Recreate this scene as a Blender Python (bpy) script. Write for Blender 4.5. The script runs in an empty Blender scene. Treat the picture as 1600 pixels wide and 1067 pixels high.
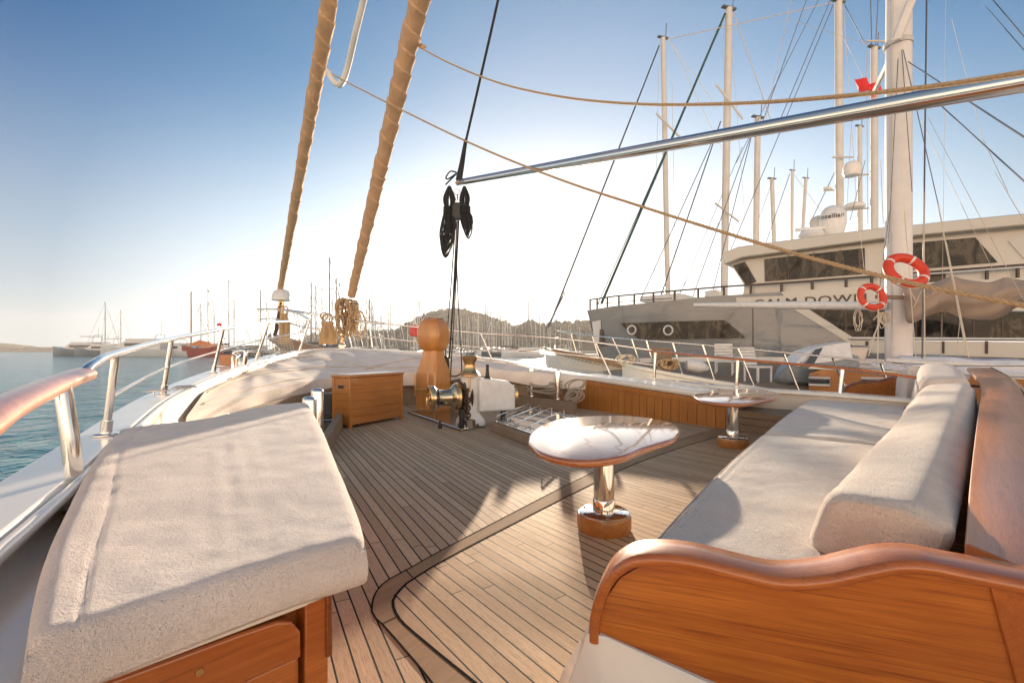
import bpy, bmesh, math, random
from mathutils import Vector, Matrix, noise
R = math.radians
SC = bpy.context.scene
# ---------------------------------------------------------------- camera, sky, sun, exposure
F, HY, H = 720.0, 545.0, 1.2          # focal length in photo pixels, horizon row, eye height above the deck
cd = bpy.data.cameras.new('camera'); cam = bpy.data.objects.new('camera', cd)
SC.collection.objects.link(cam); SC.camera = cam
cd.sensor_width = 36; cd.lens = 36*F/1600; cd.shift_y = (HY-533.5)/1600
cd.clip_start = .05; cd.clip_end = 9000
cam.location = (0, 0, H); cam.rotation_euler = (R(90), 0, 0)
SUN_EL, SUN_AZ = 7.9, 4.8            # degrees above the horizon, degrees right of the view
W = bpy.data.worlds.new('World'); SC.world = W; W.use_nodes = True
nt = W.node_tree; bg = nt.nodes['Background']
sky = nt.nodes.new('ShaderNodeTexSky'); sky.sky_type = 'NISHITA'; sky.sun_disc = False
sky.sun_elevation = R(SUN_EL); sky.sun_rotation = R(SUN_AZ)
sky.air_density = 1.0; sky.dust_density = .55; sky.ozone_density = 2.4
def wn(t, **k):
    o = nt.nodes.new('ShaderNode'+t)
    for a, v in k.items(): setattr(o, a, v)
    return o
L = nt.links.new
sc0 = wn('VectorMath', operation='SCALE'); L(sky.outputs[0], sc0.inputs[0]); sc0.inputs['Scale'].default_value = SKY_GAIN = .13
den = wn('VectorMath', operation='MULTIPLY_ADD'); L(sc0.outputs[0], den.inputs[0]); den.inputs[1].default_value = (.42,)*3; den.inputs[2].default_value = (1, 1, 1)
div = wn('VectorMath', operation='DIVIDE'); L(sc0.outputs[0], div.inputs[0]); L(den.outputs[0], div.inputs[1])   # soft shoulder on the brightest sky round the sun
tcw = wn('TexCoord'); sep = wn('SeparateXYZ'); L(tcw.outputs['Generated'], sep.inputs[0])
mr = wn('MapRange', interpolation_type='SMOOTHSTEP'); L(sep.outputs[2], mr.inputs[0]); mr.inputs[1].default_value = -.05; mr.inputs[2].default_value = .52; mr.inputs[3].default_value = .9; mr.inputs[4].default_value = 0
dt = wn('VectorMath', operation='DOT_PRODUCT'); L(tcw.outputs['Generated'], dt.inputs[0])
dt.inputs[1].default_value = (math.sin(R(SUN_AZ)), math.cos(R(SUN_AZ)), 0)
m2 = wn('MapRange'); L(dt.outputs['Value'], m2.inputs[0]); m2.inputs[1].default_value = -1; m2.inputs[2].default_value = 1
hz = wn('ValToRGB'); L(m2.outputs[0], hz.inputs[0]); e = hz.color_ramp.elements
e[0].position = 0; e[0].color = (1.75, 1.18, .78, 1); e[1].position = 1; e[1].color = (.78, .765, .75, 1)  # warm bright stops behind the camera are added fill, out of view
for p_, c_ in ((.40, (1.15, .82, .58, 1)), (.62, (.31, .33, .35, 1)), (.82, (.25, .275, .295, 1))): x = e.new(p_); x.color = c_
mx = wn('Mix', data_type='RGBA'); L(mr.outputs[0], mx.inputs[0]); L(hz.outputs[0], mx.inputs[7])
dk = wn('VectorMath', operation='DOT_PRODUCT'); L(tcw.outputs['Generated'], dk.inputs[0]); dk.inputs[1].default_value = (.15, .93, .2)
tint = wn('ValToRGB'); L(dk.outputs['Value'], tint.inputs[0]); tint.color_ramp.elements[0].position = 0; tint.color_ramp.elements[0].color = (1.9, 1.35, 1.0, 1); tint.color_ramp.elements[1].position = .90; tint.color_ramp.elements[1].color = (.80, .80, .80, 1)  # lowest stops warm the unseen rear and overhead sky, added to fill the shade
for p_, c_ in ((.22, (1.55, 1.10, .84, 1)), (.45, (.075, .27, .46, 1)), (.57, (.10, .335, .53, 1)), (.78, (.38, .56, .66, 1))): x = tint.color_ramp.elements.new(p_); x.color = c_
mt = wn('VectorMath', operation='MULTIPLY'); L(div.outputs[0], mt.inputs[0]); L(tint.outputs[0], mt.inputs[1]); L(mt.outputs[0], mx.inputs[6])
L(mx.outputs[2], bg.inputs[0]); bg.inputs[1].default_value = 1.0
sl = bpy.data.lights.new('sun', 'SUN'); so = bpy.data.objects.new('sun', sl); SC.collection.objects.link(so)
sl.energy = 5.0; sl.angle = R(.6); sl.color = (1, .80, .58)
sd = Vector((math.sin(R(SUN_AZ))*math.cos(R(SUN_EL)), math.cos(R(SUN_AZ))*math.cos(R(SUN_EL)), math.sin(R(SUN_EL))))
so.rotation_euler = sd.to_track_quat('Z', 'Y').to_euler()
SC.view_settings.view_transform = 'Standard'; SC.view_settings.look = 'None'
SC.view_settings.exposure = 1.33; SC.view_settings.gamma = 1
SC.cycles.max_bounces = 6; SC.cycles.sample_clamp_indirect = 6
rnd = random.Random(7)
# ---------------------------------------------------------------- points from the photograph's geometry
def P(px, py, Y): return Vector(((px-800)/F*Y, Y, H-(py-HY)/F*Y))
def G(px, py, z=0.0): return P(px, py, F*(H-z)/(py-HY))
def PL(px, py, p, d):                 # the ray's point on the vertical plane through p along d
    k = (px-800)/F; s = (k*p[1]-p[0])/(d[0]-k*d[1]); return P(px, py, p[1]+s*d[1])
WATER = -1.3
# ---------------------------------------------------------------- materials
class NT:
    def __init__(s, name):
        s.m = bpy.data.materials.new(name); s.m.use_nodes = True; s.t = s.m.node_tree; s.b = s.t.nodes['Principled BSDF']
    def n(s, t, **k):
        o = s.t.nodes.new('ShaderNode'+t)
        for a, v in k.items(): setattr(o, a, v)
        return o
    def l(s, a, b): s.t.links.new(a, b)
    def val(s, sock, v):
        if hasattr(v, 'is_linked'): s.l(v, sock)
        else: sock.default_value = v
    def math(s, op, a, b=0.0, c=0.0):
        o = s.n('Math', operation=op); s.val(o.inputs[0], a); s.val(o.inputs[1], b); s.val(o.inputs[2], c); return o.outputs[0]
    def co(s, scale=(1, 1, 1), rot=(0, 0, 0), kind='Object'):
        t = s.n('TexCoord'); m = s.n('Mapping'); m.vector_type = 'POINT'
        m2 = s.n('Mapping'); m2.inputs['Rotation'].default_value = rot; m.inputs['Scale'].default_value = scale
        s.l(t.outputs[kind], m2.inputs[0]); s.l(m2.outputs[0], m.inputs[0]); return m.outputs[0]
    def noise(s, vec, scale, detail=3, rough=.55, dist=0.0):
        o = s.n('TexNoise'); s.l(vec, o.inputs['Vector']); o.inputs['Scale'].default_value = scale
        o.inputs['Detail'].default_value = detail; o.inputs['Roughness'].default_value = rough; o.inputs['Distortion'].default_value = dist
        return o.outputs[0]
    def ramp(s, fac, stops):
        o = s.n('ValToRGB'); s.l(fac, o.inputs[0]); e = o.color_ramp.elements
        while len(e) < len(stops): e.new(.5)
        for i, (p, c) in enumerate(stops): e[i].position = p; e[i].color = (*c, 1) if len(c) == 3 else c
        return o.outputs[0]
    def mix(s, fac, a, b, blend='MIX'):
        o = s.n('Mix', data_type='RGBA', blend_type=blend)
        s.val(o.inputs[0], fac); s.val(o.inputs[6], a if hasattr(a, 'is_linked') else (*a, 1)); s.val(o.inputs[7], b if hasattr(b, 'is_linked') else (*b, 1))
        return o.outputs[2]
    def bump(s, h, strength, dist=.01, prev=None):
        o = s.n('Bump'); s.l(h, o.inputs['Height']); o.inputs['Strength'].default_value = strength; o.inputs['Distance'].default_value = dist
        if prev is not None: s.l(prev, o.inputs['Normal'])
        s.l(o.outputs[0], s.b.inputs['Normal']); return o.outputs[0]
    def set(s, **k):
        for a, v in k.items():
            a = {'col': 'Base Color', 'rough': 'Roughness', 'metal': 'Metallic', 'coat': 'Coat Weight', 'coatr': 'Coat Roughness', 'ior': 'IOR',
                 'sheen': 'Sheen Weight', 'trans': 'Transmission Weight', 'spec': 'Specular IOR Level', 'alpha': 'Alpha'}[a]
            if a == 'Base Color' and not hasattr(v, 'is_linked'): v = (*v, 1)
            s.val(s.b.inputs[a], v)
        return s.m
def plain(name, col, rough=.5, metal=0, var=.12, nscale=6, bump=0, bscale=60, **k):
    s = NT(name); c = s.co(); n = s.noise(c, nscale, 5)
    lo = tuple(max(0, v*(1-var)) for v in col); hi = tuple(min(1, v*(1+var)) for v in col)
    s.set(col=s.ramp(n, [(.3, lo), (.7, hi)]), metal=metal, **k)
    s.set(rough=s.math('MULTIPLY_ADD', n, rough*.3, rough*.85))
    if bump: s.bump(s.noise(c, bscale, 3), bump, .01)
    return s.m
def wood(name, c1, c2, rz=0, scale=1.0, axis=0, rough=.35, coat=0.0, fine=1.0, coatr=.06):
    s = NT(name); sc = [34, 34, 34]; sc[axis] = 1.7
    c = s.co(tuple(v*scale for v in sc), (0, 0, rz))
    n = s.noise(c, 1, 6, .6, .6)
    c2_ = s.co(tuple(v*scale*4.5 for v in sc), (0, 0, rz)); n2 = s.noise(c2_, 1, 4, .65)
    b = s.noise(s.co((1, 1, 1)), 1.3, 3)
    k = s.ramp(s.math('ADD', s.math('MULTIPLY', n, .62), s.math('MULTIPLY', n2, .38*fine)), [(.28, c1), (.5, tuple((a+b_)/2 for a, b_ in zip(c1, c2))), (.72, c2)])
    k = s.mix(s.math('MULTIPLY', s.math('SUBTRACT', b, .3), 1.1), k, tuple(v*.62 for v in c1), 'MIX')
    n3 = s.noise(s.co((sc[0]*scale*(3 if axis == 0 else 14), sc[1]*scale*(3 if axis == 1 else 14), sc[2]*scale*(3 if axis == 2 else 14)), (0, 0, rz)), 1, 2)
    k = s.mix(s.ramp(n3, [(.56, (0, 0, 0)), (.70, (.55, .55, .55))]), k, tuple(v*.45 for v in c1))
    s.set(col=k, rough=rough, coat=coat, coatr=coatr)
    if not coat: s.set(spec=.12)
    s.bump(n2, .12 if coat else .35, .004)
    return s.m
def terry(name, col, var=.1, fuzz=1.0):
    s = NT(name); c = s.co(); big = s.noise(c, 5, 4); f = s.noise(c, 230, 3, .75)
    m = s.noise(s.co((1, 1, 1), (.3, .5, .4)), 105, 3, .75)
    lo = tuple(v*(1-var) for v in col); hi = tuple(min(1, v*(1+var)) for v in col)
    k = s.mix(s.math('MULTIPLY', m, .22), s.ramp(big, [(.3, lo), (.7, hi)]), tuple(v*.6 for v in col))
    s.set(col=k, rough=.95, sheen=.35, spec=.1)
    b = s.bump(f, .75*fuzz, .006); b = s.bump(m, .55*fuzz, .010, b); s.bump(s.noise(c, 14, 3), .35, .02, b)
    return s.m
def metalm(name, col=(.78, .77, .75), rough=.09):
    s = NT(name); c = s.co(); n = s.noise(c, 5, 4)
    s.set(col=col, metal=1.0, rough=s.math('MULTIPLY_ADD', n, rough*1.2, rough*.4)); return s.m
def teak_deck(name, ang, width, c_lo, c_hi, off=0.0, seam=.055):
    s = NT(name); g = s.n('NewGeometry'); m = s.n('Mapping'); m.inputs['Rotation'].default_value = (0, 0, -ang)
    s.l(g.outputs['Position'], m.inputs[0]); x = s.n('SeparateXYZ'); s.l(m.outputs[0], x.inputs[0])
    wob = s.noise(m.outputs[0], .6, 1)
    u = s.math('ADD', s.math('DIVIDE', s.math('ADD', x.outputs[0], s.math('MULTIPLY', wob, .012)), width), off)
    fl = s.math('FLOOR', u); fr = s.math('SUBTRACT', u, fl)
    wn = s.n('TexWhiteNoise', noise_dimensions='1D'); s.l(fl, wn.inputs['W'])
    seg = s.math('FLOOR', s.math('ADD', s.math('DIVIDE', x.outputs[1], 2.3), s.math('MULTIPLY', wn.outputs[0], 7.3)))
    segf = s.math('FRACT', s.math('ADD', s.math('DIVIDE', x.outputs[1], 2.3), s.math('MULTIPLY', wn.outputs[0], 7.3)))
    w2 = s.n('TexWhiteNoise', noise_dimensions='2D'); cx = s.n('CombineXYZ'); s.l(fl, cx.inputs[0]); s.l(seg, cx.inputs[1]); s.l(cx.outputs[0], w2.inputs[0])
    ss = s.math('LESS_THAN', s.math('MINIMUM', fr, s.math('SUBTRACT', 1.0, fr)), seam)
    butt = s.math('LESS_THAN', segf, .0022)
    sm = s.math('MAXIMUM', ss, butt)
    cv = s.n('CombineXYZ'); s.l(s.math('MULTIPLY', x.outputs[0], 90.0), cv.inputs[0]); s.l(s.math('MULTIPLY', x.outputs[1], 3.0), cv.inputs[1]); s.l(s.math('MULTIPLY', w2.outputs[0], 50.0), cv.inputs[2])
    gr = s.noise(cv.outputs[0], 1.0, 5, .65, .3)
    cv2 = s.n('CombineXYZ'); s.l(s.math('MULTIPLY', x.outputs[0], 400.0), cv2.inputs[0]); s.l(s.math('MULTIPLY', x.outputs[1], 16.0), cv2.inputs[1])
    g2 = s.noise(cv2.outputs[0], 1.0, 3, .6, .2)
    big = s.noise(m.outputs[0], 1.1, 4)
    sp = s.n('TexVoronoi'); s.l(m.outputs[0], sp.inputs['Vector']); sp.inputs['Scale'].default_value = 2.6
    spot = s.math('LESS_THAN', sp.outputs['Distance'], .045)
    base = s.ramp(w2.outputs[0], [(0, c_lo), (1, c_hi)])
    base = s.mix(s.math('MULTIPLY', s.math('SUBTRACT', gr, .38), 1.1), base, tuple(v*.66 for v in c_lo))
    base = s.mix(s.ramp(g2, [(.50, (0, 0, 0)), (.68, (.75, .75, .75))]), base, tuple(v*.4 for v in c_lo))
    base = s.mix(s.math('MULTIPLY', big, .55), base, (c_hi[0]*.88, c_hi[1]*.82, c_hi[2]*.78))
    base = s.mix(s.math('MULTIPLY', spot, .75), base, (.03, .02, .015))
    col = s.mix(sm, base, (.012, .01, .009))
    s.set(col=col, rough=s.math('MULTIPLY_ADD', gr, .25, .6), spec=.12)
    h = s.math('SUBTRACT', s.math('ADD', s.math('MULTIPLY', gr, .35), s.math('MULTIPLY', g2, .25)), s.math('MULTIPLY', sm, .8))
    s.bump(h, .55, .004); return s.m
M = {}
AX1, AX2 = R(29), R(38)
M['deck1'] = teak_deck('teak planks outer', AX1, .0705, (.43, .30, .19), (.69, .50, .335), 0.3)
M['deck2'] = teak_deck('teak planks inner', AX2, .073, (.46, .30, .18), (.72, .50, .31), .1)
M['deckb'] = wood('teak border board', (.32, .20, .115), (.50, .34, .21), R(-56), .8, 0, .85)
M['caulk'] = plain('black caulking', (.012, .010, .009), .95, spec=.03)
M['tealgrey'] = wood('weathered teak', (.24, .17, .115), (.42, .32, .23), 0, 1, 0, .65)
M['varn'] = wood('varnished mahogany', (.30, .058, .006), (.80, .27, .035), R(20), .6, 0, .3, .7, 1.0, .1)
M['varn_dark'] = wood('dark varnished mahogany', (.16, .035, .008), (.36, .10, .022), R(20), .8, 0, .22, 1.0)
M['varn_top'] = wood('varnished capping', (.32, .075, .012), (.66, .20, .035), R(20), .8, 0, .35, .6, 1.0, .12)
M['ledge'] = wood('varnished ledge capping', (.36, .105, .028), (.66, .24, .075), R(-46), .8, 0, .4, .6, 1.0, .16)
M['cab'] = wood('varnished cabinet front', (.34, .075, .010), (.62, .18, .025), R(-45), .7, 0, .3, 1.0)
M['box'] = wood('varnished iroko', (.36, .12, .022), (.66, .28, .06), R(-60), .8, 0, .35, .5)
M['post'] = wood('varnished pine post', (.50, .19, .035), (.80, .38, .095), 0, .35, 2, .3, .6, .4)
M['bench'] = wood('varnished tongue and groove', (.36, .12, .02), (.66, .27, .05), 0, .7, 2, .3, .7)
M['table'] = wood('varnished table top', (.30, .085, .018), (.50, .17, .04), R(35), .8, 0, .12, 1.0)
M['terry'] = terry('terry towelling', (.90, .77, .69), fuzz=1.3)
M['terry2'] = terry('pale terry towelling', (.96, .81, .71), fuzz=1.7)
M['canvas'] = plain('cream canvas', (.84, .74, .65), .85, 0, .10, 3, .35, 25)
M['sailcloth'] = plain('tan sail cover', (.56, .35, .20), .85, 0, .14, 4, .5, 30)
M['drape'] = plain('taupe sail cover', (.42, .31, .235), .9, 0, .08, 3, .2, 12)
M['steel'] = metalm('polished steel'); M['steel2'] = metalm('satin steel', (.62, .62, .62), .25)
M['brass'] = metalm('worn bronze', (.72, .47, .22), .3)
M['bronze'] = metalm('weathered steel and bronze', (.55, .46, .34), .2)
M['white'] = plain('white gelcoat', (.82, .765, .69), .22, 0, .05, 3, .04, 8, coat=.4)
M['cream'] = plain('cream paint', (.72, .64, .55), .4, 0, .08, 3, .05, 9)
M['whitep'] = plain('white paint', (.74, .73, .71), .35, 0, .08, 8, .1, 20)
M['rope'] = plain('tan rope', (.56, .38, .21), .9, 0, .25, 60, .8, 180)
M['ropew'] = plain('pale rope', (.74, .64, .50), .9, 0, .2, 80, .8, 160)
M['ropeg'] = plain('weathered rope', (.44, .37, .29), .9, 0, .25, 80, .8, 160)
M['black'] = plain('black rope', (.012, .012, .013), .65, 0, .3, 60, .6, 200)
M['blackp'] = plain('black plastic', (.02, .02, .022), .4)
M['rust'] = plain('rusty chain', (.10, .06, .04), .7, .3, .4, 40, .8, 60)
M['red'] = plain('lifebuoy red', (.72, .055, .018), .5, 0, .1)
M['flag'] = plain('red flag cloth', (.78, .03, .03), .8, 0, .1)
M['green'] = plain('green rope', (.02, .07, .06), .7)
M['mast'] = plain('cream mast paint', (.60, .56, .51), .35, 0, .06, 2)
M['mastw'] = plain('white mast paint', (.78, .73, .69), .35, 0, .06, 2)
M['wmast'] = plain('wooden mast', (.36, .20, .09), .5, 0, .2, 4)
M['gmast'] = plain('aluminium mast', (.12, .12, .125), .45, .2, .1, 4)
M['wire'] = plain('rigging wire', (.12, .12, .13), .4, .6, .1)
M['wirel'] = plain('pale rigging', (.55, .47, .38), .7, 0, .1)
M['grey'] = plain('grey yacht paint', (.24, .265, .285), .18, 0, .12, .4, coat=.5)
s = NT('grey yacht paint'); c = s.co(); n = s.noise(c, .35, 3)
s.set(col=s.ramp(n, [(.35, (.125, .145, .165)), (.65, (.18, .20, .215))]), rough=.12, coat=.6); s.bump(s.noise(s.co((1, 1, 1.6)), .9, 3, .5, 1.0), .25, .08); M['grey'] = s.m
M['beige'] = plain('beige yacht paint', (.56, .52, .46), .25, 0, .05, .5, coat=.5)
M['darkrail'] = plain('dark bronze rail', (.06, .035, .025), .4)
s = NT('tinted glass with painted reflections'); c = s.co((1.3, 1.3, .55)); n = s.noise(c, 1.3, 6, .7, 1.2)
M['glass'] = s.set(col=s.ramp(n, [(.44, (.006, .006, .007)), (.53, (.03, .026, .02)), (.60, (.11, .088, .062)), (.66, (.04, .035, .03))]), rough=.05, spec=.22)  # beige blotches in the colour imitate a mirrored town on near-black glass
M['hullw'] = plain('white hull', (.66, .66, .66), .3, 0, .06, .5)
M['hullg'] = plain('grey hull', (.20, .23, .26), .3, 0, .1, .5)
M['hulld'] = plain('dark hull', (.04, .05, .07), .3, 0, .1, .5)
M['hullr'] = plain('red hull', (.32, .05, .03), .4, 0, .15, .5)
M['orange'] = plain('orange awning', (.80, .22, .04), .8)
M['blueish'] = plain('folded blue white tarp', (.62, .66, .76), .8, 0, .1, 3, .3, 10)
M['dglass'] = plain('distant windows', (.03, .035, .045), .1)
M['letter'] = plain('dark lettering', (.05, .045, .045), .4)
s = NT('hatch glass'); M['hglass'] = s.set(col=(.30, .30, .30), rough=.07, spec=1.0, coat=1.0)
M['puddle'] = metalm('wet steel plate', (.35, .33, .31), .16)
# water
s = NT('sea water'); g = s.n('NewGeometry'); mp = s.n('Mapping'); s.l(g.outputs['Position'], mp.inputs[0]); mp.inputs['Scale'].default_value = (1, .8, 1)
n1 = s.noise(mp.outputs[0], .55, 4, .6, .4); n2 = s.noise(mp.outputs[0], 2.6, 4, .65, .3); n3 = s.noise(mp.outputs[0], .05, 3)
s.set(col=s.ramp(n3, [(.3, (.012, .155, .20)), (.7, (.025, .23, .285))]), rough=.09, ior=1.33, spec=.34)
b = s.bump(n1, 1.0, .42); s.bump(n2, .9, .09, b); M['water'] = s.m
# ---------------------------------------------------------------- mesh building
class MB:
    def __init__(s): s.v = []; s.f = []
    def add(s, vs, fs):
        o = len(s.v); s.v += [Vector(v) for v in vs]; s.f += [tuple(i+o for i in f) for f in fs]; return s
    def box(s, c, d, rz=0, rot=None):
        m = rot or Matrix.Rotation(rz, 3, 'Z'); c = Vector(c)
        vs = [c+m@Vector((x*d[0]/2, y*d[1]/2, z*d[2]/2)) for x in (-1, 1) for y in (-1, 1) for z in (-1, 1)]
        return s.add(vs, [(0, 1, 3, 2), (4, 6, 7, 5), (0, 4, 5, 1), (2, 3, 7, 6), (0, 2, 6, 4), (1, 5, 7, 3)])
    def loft(s, rings, cap=True, closed=True):
        n = len(rings[0]); vs = [v for r in rings for v in r]; fs = []
        for i in range(len(rings)-1):
            for j in range(n if closed else n-1):
                k = (j+1) % n; fs.append((i*n+j, i*n+k, (i+1)*n+k, (i+1)*n+j))
        if cap: fs.append(tuple(range(n-1, -1, -1))); fs.append(tuple((len(rings)-1)*n+j for j in range(n)))
        return s.add(vs, fs)
    def tube(s, pts, r, n=8, cap=True, flat=1.0, up=None):
        pts = [Vector(p) for p in pts]; rs = r if isinstance(r, (list, tuple)) else [r]*len(pts); rings = []; u = None
        for i, p in enumerate(pts):
            t = (pts[min(i+1, len(pts)-1)]-pts[max(i-1, 0)])
            if t.length < 1e-9: t = Vector((0, 0, 1))
            t.normalize()
            if u is None: u = (Vector(up) if up else (Vector((0, 0, 1)) if abs(t.z) < .9 else Vector((1, 0, 0))))
            u = u-t*u.dot(t)
            if u.length < 1e-6: u = t.orthogonal()
            u.normalize(); w = t.cross(u)
            rings.append([p+(u*math.cos(a)*flat+w*math.sin(a))*rs[i] for a in (2*math.pi*(k+.5)/n for k in range(n))])
        return s.loft(rings, cap)
    def lathe(s, prof, c=(0, 0, 0), rot=None, n=24, cap=True):
        c = Vector(c); m = rot or Matrix.Identity(3)
        return s.loft([[c+m@Vector((r*math.cos(2*math.pi*k/n), r*math.sin(2*math.pi*k/n), z)) for k in range(n)] for r, z in prof], cap)
    def prism(s, poly, vec):
        poly = [Vector(p) for p in poly]; n = len(poly); vec = Vector(vec)
        return s.add(poly+[p+vec for p in poly], [tuple(range(n)), tuple(range(2*n-1, n-1, -1))]+[(j, j+n, (j+1) % n+n, (j+1) % n) for j in range(n)])
    def ring(s, c, rot, Rr, r, n=28, k=8, a0=0, a1=2*math.pi):
        c = Vector(c); full = abs(a1-a0-2*math.pi) < 1e-6
        pts = [c+rot@Vector((Rr*math.cos(a0+(a1-a0)*i/n), Rr*math.sin(a0+(a1-a0)*i/n), 0)) for i in range(n+1)]
        ax = rot@Vector((0, 0, 1)); return s.tube(pts, r, k, not full, up=ax)
    def sheet(s, poly): return s.add(poly, [tuple(range(len(poly)))])
ORI = {}
def tag(o, label=None, cat=None, group=None, kind=None):
    if label: o['label'] = label
    if cat: o['category'] = cat
    if group: o['group'] = group
    if kind: o['kind'] = kind
    return o
def thing(name, label, cat, loc=(0, 0, 0), group=None):
    o = bpy.data.objects.new(name, None); SC.collection.objects.link(o); o.location = loc; o.empty_display_size = .1
    ORI[o] = Vector(loc); return tag(o, label, cat, group)
def part(name, mb, mat, parent=None, bevel=0, smooth=True, ang=40, sub=0, label=None):
    vs = mb.v
    if parent is not None: org = ORI[parent]
    else:
        n = len(vs); org = Vector((sum(v.x for v in vs)/n, sum(v.y for v in vs)/n, min(v.z for v in vs)))
    me = bpy.data.meshes.new(name); me.from_pydata([v-org for v in vs], [], mb.f)
    bm = bmesh.new(); bm.from_mesh(me); bmesh.ops.recalc_face_normals(bm, faces=bm.faces); bm.to_mesh(me); bm.free()
    me.materials.append(M[mat] if isinstance(mat, str) else mat)
    if smooth: me.shade_smooth(); me.set_sharp_from_angle(angle=R(ang))
    o = bpy.data.objects.new(name, me); SC.collection.objects.link(o)
    if parent is not None: o.parent = parent
    else: o.location = org
    ORI[o] = org
    if bevel:
        b = o.modifiers.new('bevel', 'BEVEL'); b.width = bevel; b.segments = 3; b.limit_method = 'ANGLE'; b.angle_limit = R(40); b.harden_normals = False
    if sub:
        q = o.modifiers.new('sub', 'SUBSURF'); q.levels = q.render_levels = sub
    if label: o['label'] = label
    return o
def copy_tree(o, parent=None):
    c = o.copy(); SC.collection.objects.link(c)
    if parent is not None: c.parent = parent
    for ch in [x for x in o.children]: copy_tree(ch, c)
    return c
def smooth(pts, k=6):                 # Catmull-Rom through the points
    pts = [Vector(p) for p in pts]; out = []
    for i in range(len(pts)-1):
        a, b, c, d = pts[max(i-1, 0)], pts[i], pts[i+1], pts[min(i+2, len(pts)-1)]
        for j in range(k):
            t = j/k; out.append(.5*((2*b)+(c-a)*t+(2*a-5*b+4*c-d)*t*t+(3*b-a-3*c+d)*t**3))
    out.append(pts[-1]); return out
def resample(pts, n):
    L = [0]
    for a, b in zip(pts, pts[1:]): L.append(L[-1]+(b-a).length)
    out = []; j = 0
    for i in range(n):
        t = L[-1]*i/(n-1)
        while j < len(L)-2 and L[j+1] < t: j += 1
        out.append(pts[j].lerp(pts[j+1], (t-L[j])/max(1e-9, L[j+1]-L[j])))
    return out
def at(pts, t):
    x = t*(len(pts)-1); i = min(int(x), len(pts)-2); return pts[i].lerp(pts[i+1], x-i)
def coons(B, T, L, Rr, us, vs):       # B,T run along u; L,R along v
    B, T, L, Rr = [resample([Vector(p) for p in q], 81) for q in (B, T, L, Rr)]; g = []
    for v in vs:
        row = []
        for u in us:
            p = at(B, u)*(1-v)+at(T, u)*v+at(L, v)*(1-u)+at(Rr, v)*u
            p = p-(B[0]*(1-u)*(1-v)+B[-1]*u*(1-v)+T[0]*(1-u)*v+T[-1]*u*v); row.append(p)
        g.append(row)
    return g
def espace(n, e=.5):                  # spacing crowded towards both ends
    return [.5-.5*math.cos(math.pi*i/n) if e >= 1 else (1-e)*(i/n)+e*(.5-.5*math.cos(math.pi*i/n)) for i in range(n+1)]
def nz(p, s, seed=0.0): return noise.noise(Vector((p.x*s+seed, p.y*s, p.z*s)))
def pad(B, T, L, Rr, th, r=.05, nu=60, nv=60, wr=.006, seed=0.0, crease=None):
    us, vs = espace(nu, .8), espace(nv, .8); g = coons(B, T, L, Rr, us, vs); mb = MB(); top = []; bot = []
    lu = (Vector(B[-1])-Vector(B[0])).length; lv = (Vector(L[-1])-Vector(L[0])).length
    def prof(d): return 0 if d >= r else r-math.sqrt(max(0, r*r-(r-d)**2))
    for j, row in enumerate(g):
        a = []; b = []
        for i, p in enumerate(row):
            du = min(us[i], 1-us[i])*lu; dv = min(vs[j], 1-vs[j])*lv
            dz = max(prof(du), prof(dv)) if min(du, dv) > 1e-6 else r
            if du < r and dv < r:
                q = math.hypot(r-du, r-dv); dz = prof(max(0, r-q)) if q < r else r
            z = -dz+wr*(nz(p, 2.2, seed)*1.6+nz(p, 7, seed)+.5*nz(p, 19, seed)); z = z if min(du, dv) > 1e-6 else -r
            if crease: z -= crease(us[i], vs[j])
            a.append(p+Vector((0, 0, z))); b.append(Vector((p.x, p.y, p.z-th)))
        top.append(a); bot.append(b)
    nU, nV = nu+1, nv+1
    mb.add([q for r_ in top for q in r_], [(j*nU+i, j*nU+i+1, (j+1)*nU+i+1, (j+1)*nU+i) for j in range(nv) for i in range(nu)])
    per = [top[0][i] for i in range(nU)]+[top[j][nu] for j in range(1, nV)]+[top[nv][i] for i in range(nu-1, -1, -1)]+[top[j][0] for j in range(nv-1, 0, -1)]
    cen = sum(per, Vector())/len(per); rings = [per]
    for k in range(1, 7):
        t = k/6; bulge = math.sin(math.pi*t)*.012; ring = []
        for p in per:
            d = Vector((p.x-cen.x, p.y-cen.y, 0)).normalized()
            ring.append(p+d*(bulge+.004*nz(p+Vector((0, 0, t)), 6, seed+3)-(.012 if k == 6 else 0))+Vector((0, 0, -(th-r)*t)))
        rings.append(ring)
    mb.loft(rings, False); mb.sheet(rings[-1]); return mb
def weld(mb, d=1e-4):
    bm = bmesh.new(); vv = [bm.verts.new(v) for v in mb.v]
    for f in mb.f:
        try: bm.faces.new([vv[i] for i in f])
        except ValueError: pass
    bmesh.ops.remove_doubles(bm, verts=bm.verts, dist=d); bm.verts.index_update()
    o = MB(); o.v = [v.co.copy() for v in bm.verts]; o.f = [tuple(v.index for v in f.verts) for f in bm.faces]; bm.free(); return o
def bar(a, b, r, n=8): return MB().tube([a, b], r, n)
def catenary(a, b, sag, n=24):
    a, b = Vector(a), Vector(b); return [a.lerp(b, i/n)-Vector((0, 0, sag*4*(i/n)*(1-i/n))) for i in range(n+1)]
def section(p, d, prof):              # 2-D profile (out, up) at p, 'out' along horizontal unit d
    return [Vector((p[0]+d[0]*a, p[1]+d[1]*a, p[2]+b)) for a, b in prof]
def sweep(path, prof, side=1, cap=True):
    rings = []
    for i, p in enumerate(path):
        t = path[min(i+1, len(path)-1)]-path[max(i-1, 0)]; t.z = 0; t.normalize(); d = Vector((t.y, -t.x, 0))*side
        rings.append(section(p, d, prof))
    return MB().loft(rings, cap)
exec_parts = True
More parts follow.
